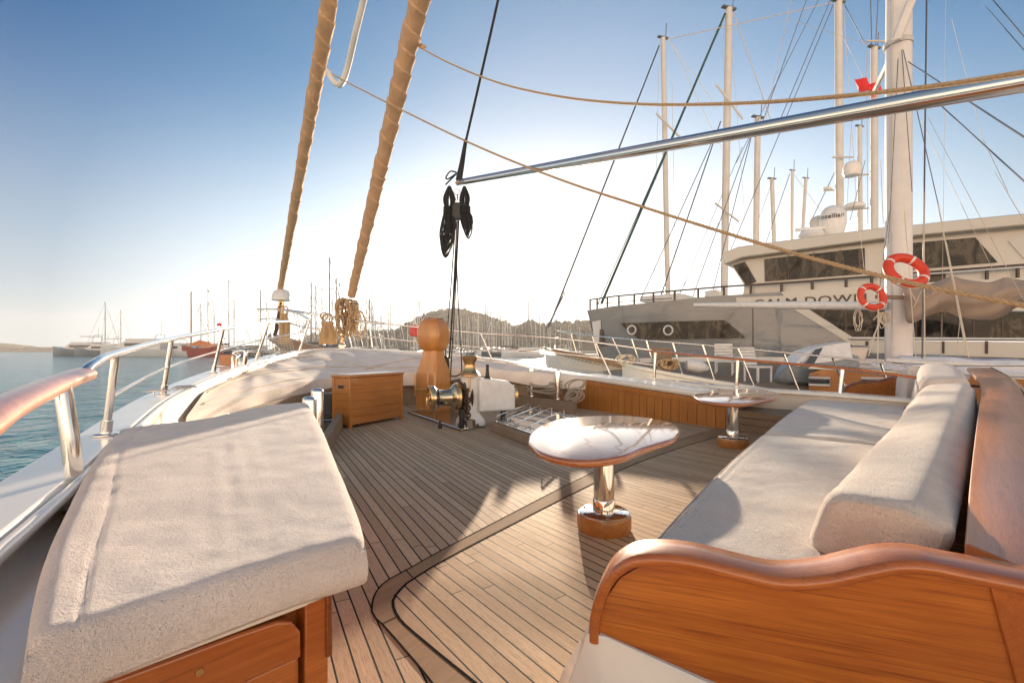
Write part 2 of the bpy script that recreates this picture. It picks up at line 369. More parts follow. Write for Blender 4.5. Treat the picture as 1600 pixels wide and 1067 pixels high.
# ================================================================ water and our boat
part('water', MB().sheet([(-4000, -60, WATER), (4000, -60, WATER), (4000, 6000, WATER), (-4000, 6000, WATER)]), 'water')['kind'] = 'structure'
V = Vector
port = smooth([V(p) for p in [(.9, -3.5, .70), (-.3, -.9, .69), (-.95, .35, .69), (-1.65, 1.55, .70), (-2.29, 2.6, .7125), (-3.18, 4.2, .78), (-3.89, 6, .883), (-4.44, 8, 1.01),
              (-4.81, 10.3, 1.15), (-4.55, 11.9, 1.225)]], 8)
star = smooth([P(545, 543, 12.3), P(640, 549, 11.8), P(770, 560, 11.1), P(850, 575, 10.5), P(955, 590, 9.7), P(1023, 592, 9.3), P(1152, 604, 7.5), P(1316, 614, 6.5),
               V((5.6, 5.4, .55)), V((6.7, 3.6, .55)), V((8.2, .8, .55)), V((9.6, -2.5, .55))], 8)
out = [V((p.x, p.y, 0)) for p in port]+[V((p.x, p.y, 0)) for p in star]
d = part('deck', MB().sheet(out), 'deck1'); d['kind'] = 'structure'
def hull_side(path, side, name, lab, ledge=.33, cw=-.075):
    t = thing(name, lab, 'bulwark', path[len(path)//2])
    part('bulwark_wall', sweep(path, [(.10, -.05), (.03, -2.6), (-.05, -2.6), (-.42, -.62), (-ledge, -.40), (cw-.01, -.36), (cw+.02, -.05)], side), 'cream', t)
    part('cap_rail', sweep(path, [(.155, -.02), (.14, 0), (cw+.012, 0), (cw, -.02), (cw, -.05), (.155, -.05)], side), 'white', t, .006)
    return t
pb = hull_side(port, -1, 'port_bulwark', 'white bulwark with wide cap between the big sunpad and the open water')
sb = hull_side(star, 1, 'starboard_bulwark', 'white bulwark behind the slatted bench and the far table', .14, -.135)
# inner half-round moulding on the port cap with its two clamps
def inset(path, dx, dz, side): 
    o = []
    for i, p in enumerate(path):
        t = path[min(i+1, len(path)-1)]-path[max(i-1, 0)]; t.z = 0; t.normalize(); o.append(p+V((t.y, -t.x, 0))*side*dx+V((0, 0, dz)))
    return o
ip = inset(port, -.095, -.025, -1)
part('moulding', MB().tube([p for p in ip if -1.5 < p.y < 8.5], .022, 10), 'white', pb)
# teak inner well with its border board
def gp(*q): return [G(x, y, 0) for x, y in q]
inner = smooth(gp((1245, 663), (1180, 672), (1119, 683), (1010, 718), (924, 757), (735, 853), (650, 902), (629, 918), (615, 935), (615, 950), (624, 967), (640, 983), (690, 1025), (742, 1067), (830, 1140), (1000, 1290)), 5)
outer = smooth(gp((1245, 652), (1180, 660), (1119, 670), (1010, 704), (924, 739), (735, 836), (636, 890), (602, 909), (586, 928), (581, 948), (583, 962), (597, 975), (645, 1030), (675, 1067), (745, 1160), (900, 1330)), 5)
def lift(pts, z): return [V((p.x, p.y, z)) for p in pts]
d = part('deck', MB().sheet(lift(inner, .001)+[V((2.5, .2, .001)), V((5.5, 2.6, .001)), V((5.9, 5.0, .001))]), 'deck2'); d['kind'] = 'structure'
bd = MB(); n = 160; I2, O2 = resample(inner, n), resample(outer, n)
for i in range(n-1): bd.sheet([V((*I2[i].xy, .002)), V((*I2[i+1].xy, .002)), V((*O2[i+1].xy, .002)), V((*O2[i].xy, .002))])
d = part('deck_border', weld(bd), 'deckb'); d['kind'] = 'structure'
ck = MB()
for e, w in ((I2, .0065), (O2, .0045)):
    L = inset(e, w, 0, 1); Q = inset(e, -w, 0, 1)
    for i in range(n-1): ck.sheet([V((*L[i].xy, .003)), V((*L[i+1].xy, .003)), V((*Q[i+1].xy, .003)), V((*Q[i].xy, .003))])
for a, b in (((633, 890), (645, 903)), ((597, 975), (624, 962))):
    a, b = G(*a), G(*b); t = (b-a).normalized(); s_ = V((t.y, -t.x, 0))*.003
    ck.sheet([V((*(a+s_).xy, .0036)), V((*(b+s_).xy, .0036)), V((*(b-s_).xy, .0036)), V((*(a-s_).xy, .0036))])
part('deck_caulking', weld(ck), 'caulk')['kind'] = 'structure'
# ---------------------------------------------------------------- port sunpad and its cabinet
TZ = .72
fl, fr = G(38, 1003, TZ), G(572, 838, TZ); br, bl = G(482, 627, TZ), G(176, 672, TZ)
T_ = smooth([bl, G(240, 662, TZ), G(330, 651, TZ), G(410, 634, TZ), br], 8)
B_ = smooth([fl, G(230, 940, TZ), G(430, 877, TZ), G(530, 850, TZ), fr], 8)
L_ = smooth([fl, G(62, 880, TZ), G(105, 782, TZ), G(150, 705, TZ), bl], 8)
R_ = smooth([fr, G(560, 795, TZ), G(530, 726, TZ), G(505, 668, TZ), br], 8)
def cre(u, v):
    z = 0
    for lu in (.105,): z += .003*math.exp(-((u-lu-.02*math.sin(v*7))/.008)**2)
    z += .0008*math.exp(-((u-.52-.05*v+.01*math.sin(v*11))/.01)**2)*(.3+.7*math.sin(v*3.1))
    z += .004*math.exp(-((v-.62+.03*math.sin(u*6))/.008)**2)*max(0, u-.45)
    return z+.0010*math.sin(u*60+v*9)*math.exp(-((u-.5)/.16)**2)*math.exp(-((v-.35)/.25)**2)
part('cushion', weld(pad(B_, T_, L_, R_, .125, .035, 90, 110, .0035, 1.0, cre)), 'terry')
sp_ = [o for o in SC.objects if o.name == 'cushion'][0]; sp_.name = 'sunpad'
tag(sp_, 'large wedge-shaped terry sunpad lying on the varnished cabinet beside the port rail', 'sunpad')
cb = thing('sunpad_cabinet', 'varnished cabinet with panelled door under the large port sunpad', 'cabinet', (-.9, .9, 0))
c0 = V((-.497, 1.215, 0)); cdv = V((-.715, -.70, 0)).normalized(); cn = V((-cdv.y, cdv.x, 0))   # front plane; cn points to the camera side
if cn.y > 0: cn = -cn
cback = [V((*(V(p)).xy, 0)) for p in (br+V((-.12, -.3, 0)), bl+V((.35, -.25, 0)))]
body = [c0-cn*.04, c0-cn*.04+cdv*.86, V((-1.35, 1.0, 0)), cback[1], cback[0]]
part('carcass', MB().prism([V((p.x, p.y, .04)) for p in body], (0, 0, .50)), 'cab', cb, .004)
part('lid_board', MB().prism([V((p.x, p.y, .55)) for p in [c0+cn*.02, c0+cn*.02+cdv*.86, V((-1.38, 1.0, 0)), cback[1], cback[0]]], (0, 0, .035)), 'white', cb, .004)
def cpt(s_, z, o=0.0): return c0+cdv*s_+cn*o+V((0, 0, z))
part('corner_post', MB().prism([cpt(-.005, 0, .02), cpt(.055, 0, .02), cpt(.055, 0, -.05), cpt(-.005, 0, -.05)], (0, 0, .575)), 'cab', cb, .006)
dr = [cpt(.065, .06, .012), cpt(.84, .06, .012), cpt(.84, .55, .012)]+[cpt(s_, z, .012) for s_, z in ((.5, .548), (.2, .542), (.12, .538), (.085, .525), (.068, .495))]
dpart = part('door', MB().prism(dr, -cn*.02), 'cab', cb, .004)
rail = [(.075, .44), (.84, .45)]
part('door_rail', MB().prism([cpt(.066, .43, .026), cpt(.84, .44, .026), cpt(.84, .555, .026)]+[cpt(s_, z, .026) for s_, z in ((.5, .553), (.2, .547), (.12, .542), (.088, .528), (.067, .495))], -cn*.02), 'cab', dpart, .006)
gm = MB()
for s_ in (.075, .20, .32, .44, .56, .68): gm.prism([cpt(s_+.0, .06, .018), cpt(s_+.112, .06, .018), cpt(s_+.112, .428, .018), cpt(s_, .428, .018)], -cn*.012)
part('door_boards', gm, 'cab', dpart, .004)
part('latch', MB().lathe([(0, 0), (.008, 0), (.008, .004), (0, .004)], cpt(.28, .50, .027), cn.to_track_quat('Z', 'Y').to_matrix(), 12), 'brass', dpart)
part('hinge_block', MB().prism([cpt(-.012, .40, .03), cpt(.004, .40, .03), cpt(.004, .60, .03), cpt(-.012, .60, .03)], -cn*.05), 'varn_dark', cb, .004)
# ---------------------------------------------------------------- port wooden handrail
hp = smooth([P(129, 584, 2.12), P(95, 596, 1.86), P(60, 611, 1.6), P(0, 640, 1.26), P(-80, 692, .95), P(-300, 820, .62)], 8)
t = thing('wooden_handrail', 'thick varnished handrail end on an oval steel post beside the big sunpad', 'handrail', (-1.72, 1.8, .7))
prof = [(.062*math.cos(a)*(1 if abs(math.cos(a)) < .9 else .97), .022*math.sin(a)) for a in (2*math.pi*k/20 for k in range(20))]
part('rail', sweep(hp, [(.036, -.030), (.050, -.016), (.052, .004), (.042, .020), (.018, .028), (-.018, .028), (-.042, .020), (-.052, .004), (-.050, -.016), (-.036, -.030)], 1), 'varn', t, 0)
part('stanchion', MB().tube([P(116, 742, 1.80), P(109, 680, 1.79), P(97, 602, 1.79)], .034, 20, True, .7), 'steel', t)
part('end_cap', MB().tube([hp[0], hp[0]+(hp[0]-hp[1]).normalized()*.006], .03, 12, True, .8), 'varn_dark', t)
# ---------------------------------------------------------------- port guard rail
t = thing('port_guard_rail', 'curved polished steel guard rail in front of the open water', 'guard rail', (-3.2, 4.2, .78))
posts = [((165, 679), (181, 553), 2.6), ((255, 617), (268, 530), 4.2), ((333, 583), (349, 514), 6), ((400, 563), (420, 504), 8), ((468, 548), (484, 500), 10.4)]
tr = smooth([P(127, 585, 2.10), P(148, 568, 2.24)]+[P(*b_, Y) for a_, b_, Y in posts], 10)
part('top_rail', MB().tube(tr, .021, 12), 'steel', t)
mrl = smooth([P(172, 620, 2.6), P(262, 574, 4.2), P(340, 549, 6), P(409, 531, 8), P(475, 519, 10.4)], 10)
part('middle_rail', MB().tube(mrl, .0105, 8), 'steel', t)
for a_, b_, Y in posts:
    a, b = P(*a_, Y), P(*b_, Y); q = part('stanchion', MB().tube([a, a.lerp(b, .5)+V((0, 0, 0)), b], .0195, 14), 'steel', t)
    part('socket', MB().tube([a-V((0, 0, .002)), a.lerp(b, .18)], .027, 14), 'steel', q)
    part('base_flange', MB().lathe([(0, 0), (.062, 0), (.062, .006), (.05, .012), (0, .012)], a-V((0, 0, .002)), None, 20), 'steel', q)
# small cleats and fairlead on the port cap
def cleat(p, rz, lab, sc=1.0):
    m = MB(); r = Matrix.Rotation(rz, 3, 'Z')
    for s_ in (-.03, .03): m.tube([p+r@V((s_*sc, 0, 0)), p+r@V((s_*sc, 0, .035*sc))], .008*sc, 8)
    m.tube([p+r@V((-.09*sc, 0, .03*sc)), p+r@V((-.05*sc, 0, .04*sc)), p+r@V((.05*sc, 0, .04*sc)), p+r@V((.09*sc, 0, .03*sc))], [.005*sc, .010*sc, .010*sc, .005*sc], 8)
    return tag(part('mooring_cleat', m, 'steel2'), lab, 'cleat')
cleat(P(247, 617, 4.1), R(40), 'small steel cleat at the foot of the second port rail post')
cleat(P(288, 612, 4.7)+V((0, 0, 0)), R(60), 'steel cleat holding a tarpaulin lashing on the port cap', 1.3)
fo = P(366, 572, 7.2); t = thing('fairlead', 'steel fairlead with a wooden block on the port cap ahead of the stanchions', 'fairlead', fo)
part('block', MB().box(fo+V((-.09, -.05, .10)), (.15, .18, .16), R(20)), 'varn', t, .008)
part('horn', MB().tube(smooth([fo+V((.02, 0, 0)), fo+V((.05, 0, .16)), fo+V((-.02, .02, .2)), fo+V((.13, 0, .24)), fo+V((.18, 0, .2)), fo+V((.15, 0, 0))], 5), .035, 10), 'steel', t)
part('base_plate', MB().box(fo+V((0, 0, .006)), (.5, .16, .014), R(20)), 'steel2', t, .003)
# ---------------------------------------------------------------- bow tarpaulin over its platform
Bt = smooth([P(292, 650, 4.5), P(350, 629, 5.3), P(420, 610, 6.5), P(470, 598, 7.5), P(520, 590, 8.6), P(640, 582, 9.8), P(740, 574, 9.7), P(800, 580, 9.5), P(850, 583, 9.3), P(940, 593, 9.15)], 6)
Tt = smooth([P(320, 612, 5.3), P(395, 574, 8), P(440, 557, 9.8), P(500, 548, 11.2), P(545, 545, 11.8), P(640, 552, 11.3), P(740, 561, 10.7), P(850, 577, 10.1), P(900, 583, 9.8), P(945, 590, 9.4)], 6)
us, vs = [i/110 for i in range(111)], [j/36 for j in range(37)]
g = coons(Bt, Tt, [Bt[0], Tt[0]], [Bt[-1], Tt[-1]], us, vs); m = MB()
for j, row in enumerate(g):
    for i, p in enumerate(row):
        e = math.sin(math.pi*vs[j])*min(1, 6*us[i])*min(1, 6*(1-us[i]))
        row[i] = p+V((0, 0, e*(.05+.02*nz(p, .9, 5)+.018*abs(nz(p, 2.4, 9))+.012*math.sin(p.x*9+p.y*4+3*nz(p, 1, 1)))+.008*nz(p, 2.2, 3)))
m.add([p for r_ in g for p in r_], [(j*111+i, j*111+i+1, (j+1)*111+i+1, (j+1)*111+i) for j in range(36) for i in range(110)])
sk = []; e0 = g[0]
for k in range(9):
    sk.append([p+V((.02*math.sin(i*.5)*k/8, -.03*math.sin(k/8*2.5)-.02*math.cos(i*.37)*k/8, -(.24+.05*math.sin(i*.21)+.03*nz(p, 3, 2))*k/8)) for i, p in enumerate(e0)])
m.add([p for r_ in sk for p in r_], [(k*111+i, k*111+i+1, (k+1)*111+i+1, (k+1)*111+i) for k in range(8) for i in range(110)])
t = thing('tarpaulin', 'cream canvas tarpaulin lashed over the bow between both bulwarks', 'tarpaulin', P(545, 545, 11.8))
part('cover', weld(m), 'canvas', t)
def on_tarp(u, v): 
    i, j = u*110, v*36; a, b = min(int(i), 109), min(int(j), 35); return g[b][a].lerp(g[b][a+1], i-a).lerp(g[b+1][a].lerp(g[b+1][a+1], i-a), j-b)+V((0, 0, .012))
for (u0, v0), (u1, v1) in (((.02, .75), (.30, .35)), ((.30, .35), (.62, .12)), ((.36, .95), (.52, .12)), ((.5, .12), (.80, .95)), ((.10, .9), (.42, .75)), ((.03, .2), (.34, .08)), ((.62, .9), (.66, .05)), ((.7, .9), (.9, .2))):
    part('lashing_rope', MB().tube([on_tarp(u0+(u1-u0)*k/30, v0+(v1-v0)*k/30) for k in range(31)], .0075, 6), 'wirel', t)
plat = [V((p.x+.1, p.y+.25, 0)) for p in resample(Bt, 14)]
m = MB()
for a, b in zip(plat, plat[1:]): m.add([a, b, b+V((0, 0, .48)), a+V((0, 0, .48))], [(0, 1, 2, 3)])
tag(part('bow_platform', weld(m), 'tealgrey'), 'shaded weathered timber platform under the bow tarpaulin', 'platform')
# ---------------------------------------------------------------- wooden deck box
bc = V((-2.43, 6.9, 0)); bx, by = V((.5, .866, 0)), V((-.866, .5, 0)); LW, LD, LH = 1.139, .40, .80
t = thing('deck_box', 'varnished plank deck box with a white padded lid left of the windlass', 'storage box', bc)
def bq(a, b, z): return bc+bx*a+by*b+V((0, 0, z))
def bbox(a0, a1, b0, b1, z0, z1): return [bq(a0, b0, z0), bq(a1, b0, z0), bq(a1, b1, z0), bq(a0, b1, z0)], V((0, 0, z1-z0))
m = MB()
for k in range(6): m.prism(*bbox(.05, LW-.05, .012, .03, .05+k*.118, .05+k*.118+.115))
part('front_boards', m, 'box', t, .003)
m = MB()
for k in range(6): m.prism(*bbox(.012, .03, .05, LD-.05, .05+k*.118, .05+k*.118+.115))
q = part('side_boards', m, 'box', t, .003)
part('hand_slot', MB().prism(*bbox(.006, .013, .15, .27, .60, .645)), 'blackp', q, .002)
part('core', MB().prism(*bbox(.03, LW-.005, .03, LD-.005, .05, LH-.03)), 'varn_dark', t)
for a, b in ((0, 0), (LW-.05, 0), (0, LD-.05), (LW-.05, LD-.05)): part('corner_post', MB().prism(*bbox(a, a+.05, b, b+.05, 0, LH-.035)), 'box', t, .006)
part('lid', MB().prism(*bbox(-.012, LW+.012, -.012, LD+.012, LH-.034, LH)), 'box', t, .006)
part('lid_pad', MB().prism(*bbox(.06, LW-.06, .05, LD-.05, LH, LH+.012)), 'whitep', t, .004)
# ---------------------------------------------------------------- port bitts
t = thing('mooring_bitts', 'pair of polished steel bitts behind the big sunpad by the deck box', 'bitts', (-2.3, 5.4, 0))
for (px, py, Y) in ((496, 608, 5.55), (483, 621, 5.15)):
    p = P(px, py, Y); part('bollard', MB().lathe([(.072, 0), (.072, p.z-.03), (.066, p.z-.01), (.045, p.z+.008), (0, p.z+.015)], (p.x, p.y, 0), None, 28), 'steel', t)
a, b = G(538, 664), G(514, 712); dv = (b-a).normalized(); nn = V((dv.y, -dv.x, 0))
if nn.x > 0: nn = -nn
part('timber_chock', MB().prism([a, b, b+nn*.09, a+nn*.09], (0, 0, .22)), 'tealgrey', t, .01)
part('base_plate', MB().prism([a+nn*.1+V((0, 0, .1)), b+nn*.1+V((0, 0, .1)), b+nn*.5+V((0, 0, .1)), a+nn*.5+V((0, 0, .1))], (0, 0, .02)), 'steel', t, .004)
pq = P(513, 640, 7.3)
t = thing('black_hatch_vent', 'black box vent on a grey foot between the bitts and the deck box', 'vent', (pq.x, pq.y, 0))
part('hood', MB().box((pq.x-.05, pq.y, .33), (.26, .3, .34), R(15)), 'blackp', t, .02)
part('foot', MB().box((pq.x-.03, pq.y-.1, .08), (.36, .46, .10), R(15)), 'steel2', t, .02)
# ---------------------------------------------------------------- samson post
sc_ = V((677-800, 720, 0))/720*9.1; sc_.z = 0; so_ = sc_
t = thing('samson_post', 'massive varnished samson post with a faceted octagonal head behind the windlass', 'post', so_)
def octa(hw, z, ch=.28, rz=R(-30), hx=1.0):
    hw = hw*.84
    pts = [(hw*hx, -hw*(1-ch)), (hw*hx, hw*(1-ch)), (hw*hx-hw*ch, hw), (-hw*hx+hw*ch, hw), (-hw*hx, hw*(1-ch)), (-hw*hx, -hw*(1-ch)), (-hw*hx+hw*ch, -hw), (hw*hx-hw*ch, -hw)]
    r = Matrix.Rotation(rz, 3, 'Z'); return [so_+r@V((x, y, z)) for x, y in pts]
part('shaft', MB().loft([octa(.30, 0, .12), octa(.30, .70, .12), octa(.285, .80, .2), octa(.215, 1.02, .3), octa(.205, 1.16, .3)]), 'post', t, .008, ang=25)
part('head', MB().loft([octa(.205, 1.15, .45), octa(.28, 1.23, .4), octa(.325, 1.34, .42), octa(.325, 1.56, .42), octa(.28, 1.70, .4), octa(.20, 1.79, .45)]), 'post', t, .008, ang=20)
part('cap', MB().loft([octa(.215, 1.768, .5), octa(.21, 1.80, .5)]), 'varn_dark', t, .004, ang=20)
for s_ in (-1, 1):
    c = so_+Matrix.Rotation(R(-30), 3, 'Z')@V((s_*.16-.02, -.33, .45)); part('pin', MB().tube([c-V((0, 0, .16)), c+V((0, 0, .26))], .014, 10), 'brass', t)
part('cross_pin', MB().tube([so_+V((-.28, -.33, .43)), so_+V((.26, -.36, .43))], .012, 10), 'brass', t)
# ---------------------------------------------------------------- windlass
wo = V((-.66, 7.15, 0)); wr_ = Matrix.Rotation(R(24), 3, 'Z')     # local x = across the boat, to starboard
def wl(x, y, z): return wo+wr_@V((x, y, z))
ax = wr_@V((1, 0, 0)); axm = ax.to_track_quat('Z', 'Y').to_matrix()
t = thing('windlass', 'white and bronze anchor windlass with rope drums on a steel deck plate', 'windlass', wo)
pc = [G(637, 645, 0), G(720, 674, 0), G(758, 663, 0), G(702, 634, 0)]
q = part('deck_plate', MB().prism([p+V((0, 0, .006)) for p in pc], (0, 0, .012)), 'puddle', t)
m = MB(); pr = [p+V((0, 0, .03)) for p in pc]; m.tube(pr+[pr[0]], .013, 8); part('plate_rim', m, 'steel', q)
part('column', MB().loft([[wl(x*a+.02, y*b, z) for x, y in ((-1, -.8), (-.8, -1), (.8, -1), (1, -.8), (1, .8), (.8, 1), (-.8, 1), (-1, .8))] for a, b, z in ((.20, .20, .02), (.19, .19, .10), (.11, .14, .22), (.10, .14, .5), (.12, .15, .66), (.13, .15, .78), (.11, .13, .81))]), 'whitep', t, .01)
part('foot_ring', MB().lathe([(.21, .02), (.21, .06), (.17, .08), (.17, .12)], wl(.02, 0, 0), None, 28), 'steel2', t)
gc = [wl(.08, -.24, .24), wl(.68, -.24, .24), wl(.68, -.24, .60), wl(.56, -.24, .70), wl(.08, -.24, .76)]
part('gear_case', MB().prism(gc, wr_@V((0, .34, 0))), 'whitep', t, .035)
part('case_foot', MB().lathe([(.04, 0), (.04, .28)], wl(.52, -.1, 0), None, 16), 'blackp', t)
part('axle', MB().tube([wl(-.62, 0, .46), wl(.75, .05, .46)], .03, 14), 'steel2', t)
def disc(x, prof, name, mat, par=t): return part(name, MB().lathe(prof, wl(x, 0, .46), axm, 32), mat, par)
dd = disc(-.62, [(.15, 0), (.19, .01), (.195, .05), (.15, .09), (.125, .12), (.12, .24), (.135, .31), (.2, .36), (.205, .40), (.12, .42), (.0, .42)], 'rope_drum', 'bronze')
m = MB(); m.ring(wl(-.625, 0, .46), axm, .17, .026, 32, 10)
for k in range(5): a = k*2*math.pi/5+.3; m.tube([wl(-.62, 0, .46)+axm@V((math.cos(a)*.05, math.sin(a)*.05, 0)), wl(-.62, 0, .46)+axm@V((math.cos(a)*.16, math.sin(a)*.16, 0))], .018, 8)
m.ring(wl(-.63, 0, .46), axm, .055, .018, 20, 8); part('wheel_rim', m, 'brass', dd)
part('back_plate', MB().lathe([(0, .10), (.15, .10), (.15, .11)], wl(-.62, 0, .46), axm, 24), 'rust', dd)
disc(-.24, [(.19, 0), (.225, .01), (.225, .05), (.15, .07)], 'brake_flange', 'brass')
m = MB()
for k in range(16):
    a = k*2*math.pi/16; c = wl(-.10, 0, .46)+axm@V((math.cos(a)*.19, math.sin(a)*.19, 0)); m.ring(c, axm if k % 2 else wr_, .045, .014, 12, 6)
for k in range(7): c = wl(-.10, -.19-.004*k, .42-.055*k); m.ring(c, axm if k % 2 else Matrix.Rotation(R(90), 3, 'X'), .042, .013, 12, 6)
part('anchor_chain', m, 'rust', t)
disc(-.14, [(.14, 0), (.2, .02), (.13, .06), (.13, .10), (.2, .14), (.1, .16)], 'chain_wheel', 'rust')
part('chain_bracket', MB().box(wl(-.17, -.14, .14), (.06, .10, .30), R(24)), 'blackp', t, .008)
part('chain_pipe', MB().lathe([(.07, 0), (.07, .13), (.05, .13), (.05, .02)], wl(-.08, -.30, .02), None, 20, False), 'steel', t)
cp = part('capstan', MB().lathe([(.15, .80), (.16, .82), (.13, .84), (.105, .87), (.085, .92), (.085, .97), (.12, 1.05), (.125, 1.08), (.10, 1.10), (0, 1.105)], wl(.02, .05, 0), None, 28), 'brass', t)
part('handwheel', MB().ring(wl(-.05, -.16, .80), Matrix.Identity(3), .125, .016, 30, 8).tube([wl(-.17, -.16, .80), wl(.07, -.16, .80)], .01, 8).tube([wl(-.05, -.28, .80), wl(-.05, -.04, .80)], .01, 8).tube([wl(-.05, -.16, .55), wl(-.05, -.16, .80)], .014, 8), 'brass', t)
part('lever_boot', MB().lathe([(.075, .70), (.07, .735), (.04, .76), (.03, .80), (.02, .92), (.026, .93), (.026, .955), (0, .96)], wl(.26, -.10, 0), None, 18), 'blackp', t)
disc(.50, [(.0, 0), (.16, .01), (.17, .04), (.11, .08), (.10, .16), (.15, .22), (.16, .26), (.1, .27)], 'rope_drum', 'brass')
part('control_pedal', MB().lathe([(.03, 0), (.03, .05), (.015, .06), (.015, .12)], wl(-.50, -.12, .02), None, 14), 'blackp', t)
# ---------------------------------------------------------------- skylight hatch with guard bars
hc = [G(768, 657, .15), G(856, 686, .15), G(912, 653, .15), G(824, 635, .15)]
cen = sum(hc, V())/4; t = thing('skylight_hatch', 'low skylight hatch with steel guard bars between the windlass and the near table', 'hatch', (cen.x, cen.y, 0))
def grow(p, k): d_ = p-cen; return cen+V((d_.x*k, d_.y*k, 0))
part('coaming', MB().prism([V((*grow(p, 1.05).xy, .004)) for p in hc], (0, 0, .13)), 'tealgrey', t, .008)
part('frame', MB().prism([V((*grow(p, .985).xy, .134)) for p in hc], (0, 0, .018)), 'steel2', t, .004)
part('glass', MB().prism([V((*grow(p, .90).xy, .152)) for p in hc], (0, 0, .006)), 'hglass', t)
for k in range(5):
    f_ = .08+.21*k; a = hc[0].lerp(hc[1], f_); b = hc[3].lerp(hc[2], f_); a, b = a.lerp(b, .04), a.lerp(b, .96); u = V((0, 0, .075))
    part('guard_bar', MB().tube([a+V((0, 0, .0)), a+u*.9, a.lerp(b, .02)+u, a.lerp(b, .98)+u, b+u*.9, b], .0085, 8), 'steel', t)
for v in (.25, .5, .75):
    a = hc[0].lerp(hc[3], v); b = hc[1].lerp(hc[2], v); part('cross_bar', MB().tube([a.lerp(b, .05)+V((0, 0, .068)), a.lerp(b, .95)+V((0, 0, .068))], .0075, 8), 'steel', t)
# ---------------------------------------------------------------- starboard bitts with hanging rope
a, b = G(800, 633), G(893, 646); a = a+(b-a)*0; t = thing('mooring_bitts', 'pair of steel bitts on a weathered timber with pale rope hung between them', 'bitts', a)
nn = V((-(b-a).y, (b-a).x, 0)).normalized()
part('timber_chock', MB().prism([a, b, b+nn*.16, a+nn*.16], (0, 0, .22)), 'tealgrey', t, .012)
part('base_plate', MB().prism([a+V((0, 0, .222)), b+V((0, 0, .222)), b+nn*.15+V((0, 0, .222)), a+nn*.15+V((0, 0, .222))], (0, 0, .012)), 'steel', t)
bp = []
for px, py in ((830, 574), (871, 578)):
    p = PL(px, py, a+nn*.08, (b-a)); bp.append(p)
    part('bollard', MB().lathe([(.062, .2), (.062, p.z-.04), (.058, p.z-.01), (.03, p.z+.004), (0, p.z+.006)], (p.x, p.y, 0), None, 24), 'steel', t)
rr = random.Random(3); m = MB()
for k in range(9):
    p0, p1 = bp[0].copy(), bp[1].copy(); p0.z = p1.z = .56-.03*k; o = nn*(-.09 if k % 2 else .09)
    m.tube(smooth([p0-(p1-p0)*.05+o+V((0, 0, rr.uniform(-.02, .02))), p0.lerp(p1, .3)+o*1.2+V((0, 0, -.03+rr.uniform(-.03, .03))), p0.lerp(p1, .7)+o*1.2+V((0, 0, -.03+rr.uniform(-.03, .03))), p1+(p1-p0)*.05+o+V((0, 0, rr.uniform(-.02, .02)))], 6), .014, 8)
tag(part('rope_coil', m, 'ropeg'), 'pale rope wound round the two starboard bitts', 'rope')
m = MB(); cc = bp[1]+(bp[1]-bp[0])*.55; cc.z = .40
for k in range(8):
    x0 = rr.uniform(-.22, -.1); x1 = rr.uniform(.12, .3); dz = rr.uniform(-.16, .2); pts = []
    dirx = (b-a).normalized()
    for i in range(25):
        th = 2*math.pi*i/24; pts.append(cc+dirx*((x1-x0)/2*math.cos(th)+(x0+x1)/2)+V((0, 0, .09*math.sin(th)+dz*.8+.05*math.cos(th)*rr.uniform(.8, 1)))+nn*(-.05+.02*k*.5+rr.uniform(-.01, .01)))
    m.tube(pts, .013, 7)
tag(part('rope_coil', m, 'ropeg'), 'loose pale rope coils piled between the starboard bitts and the slatted bench', 'rope')
# ---------------------------------------------------------------- starboard slatted bench and step
A, Bq = V((1.304, 9.39, 0)), V((3.215, 6.91, 0)); bd_ = (Bq-A).normalized(); bn = V((bd_.y, -bd_.x, 0)); bn = bn if bn.x > 0 else -bn; bn = -bn if bn.y < 0 else bn
if bn.y < 0: bn = -bn
L0 = (Bq-A).length; zt = lambda s_: .585+(.405-.585)*s_/L0
t = thing('slatted_bench', 'long varnished tongue and groove bench front along the starboard bulwark', 'bench', A)
m = MB(); nb = 20
for k in range(nb):
    s0, s1 = L0*k/nb, L0*(k+1)/nb-.008
    m.add([A+bd_*s0-bn*.012, A+bd_*s1-bn*.012, A+bd_*s1+bn*.02, A+bd_*s0+bn*.02]+[p_+V((0, 0, z)) for p_, z in ((A+bd_*s0-bn*.012, zt(s0)-.09), (A+bd_*s1-bn*.012, zt(s1)-.09), (A+bd_*s1+bn*.02, zt(s1)-.09), (A+bd_*s0+bn*.02, zt(s0)-.09))],
          [(0, 1, 2, 3), (4, 5, 6, 7), (0, 1, 5, 4), (1, 2, 6, 5), (2, 3, 7, 6), (3, 0, 4, 7)])
part('slat_panel', m, 'bench', t, .004)
def wedge(s0, s1, o0, o1, z0, z1, mb=None):   # z0,z1 callables of s
    mb = mb or MB(); q = [(s0, o0), (s1, o0), (s1, o1), (s0, o1)]
    mb.add([A+bd_*s_+bn*o+V((0, 0, z0(s_))) for s_, o in q]+[A+bd_*s_+bn*o+V((0, 0, z1(s_))) for s_, o in q], [(0, 1, 2, 3), (4, 5, 6, 7), (0, 1, 5, 4), (1, 2, 6, 5), (2, 3, 7, 6), (3, 0, 4, 7)]); return mb
part('top_rail', wedge(-.02, L0+.02, -.028, .03, lambda s_: zt(s_)-.09, lambda s_: zt(s_)), 'bench', t, .008)
part('core', wedge(.0, L0, .021, .62, lambda s_: 0, lambda s_: zt(s_)-.01), 'cream', t)
tag(part('bench_cushion', weld(wedge(.05, L0+.35, -.035, .60, lambda s_: zt(s_)+.002, lambda s_: zt(s_)+.105)), 'white', None, .045), 'long white vinyl cushion on the slatted starboard bench', 'cushion')
m = MB(); sa = Bq+bd_*.04
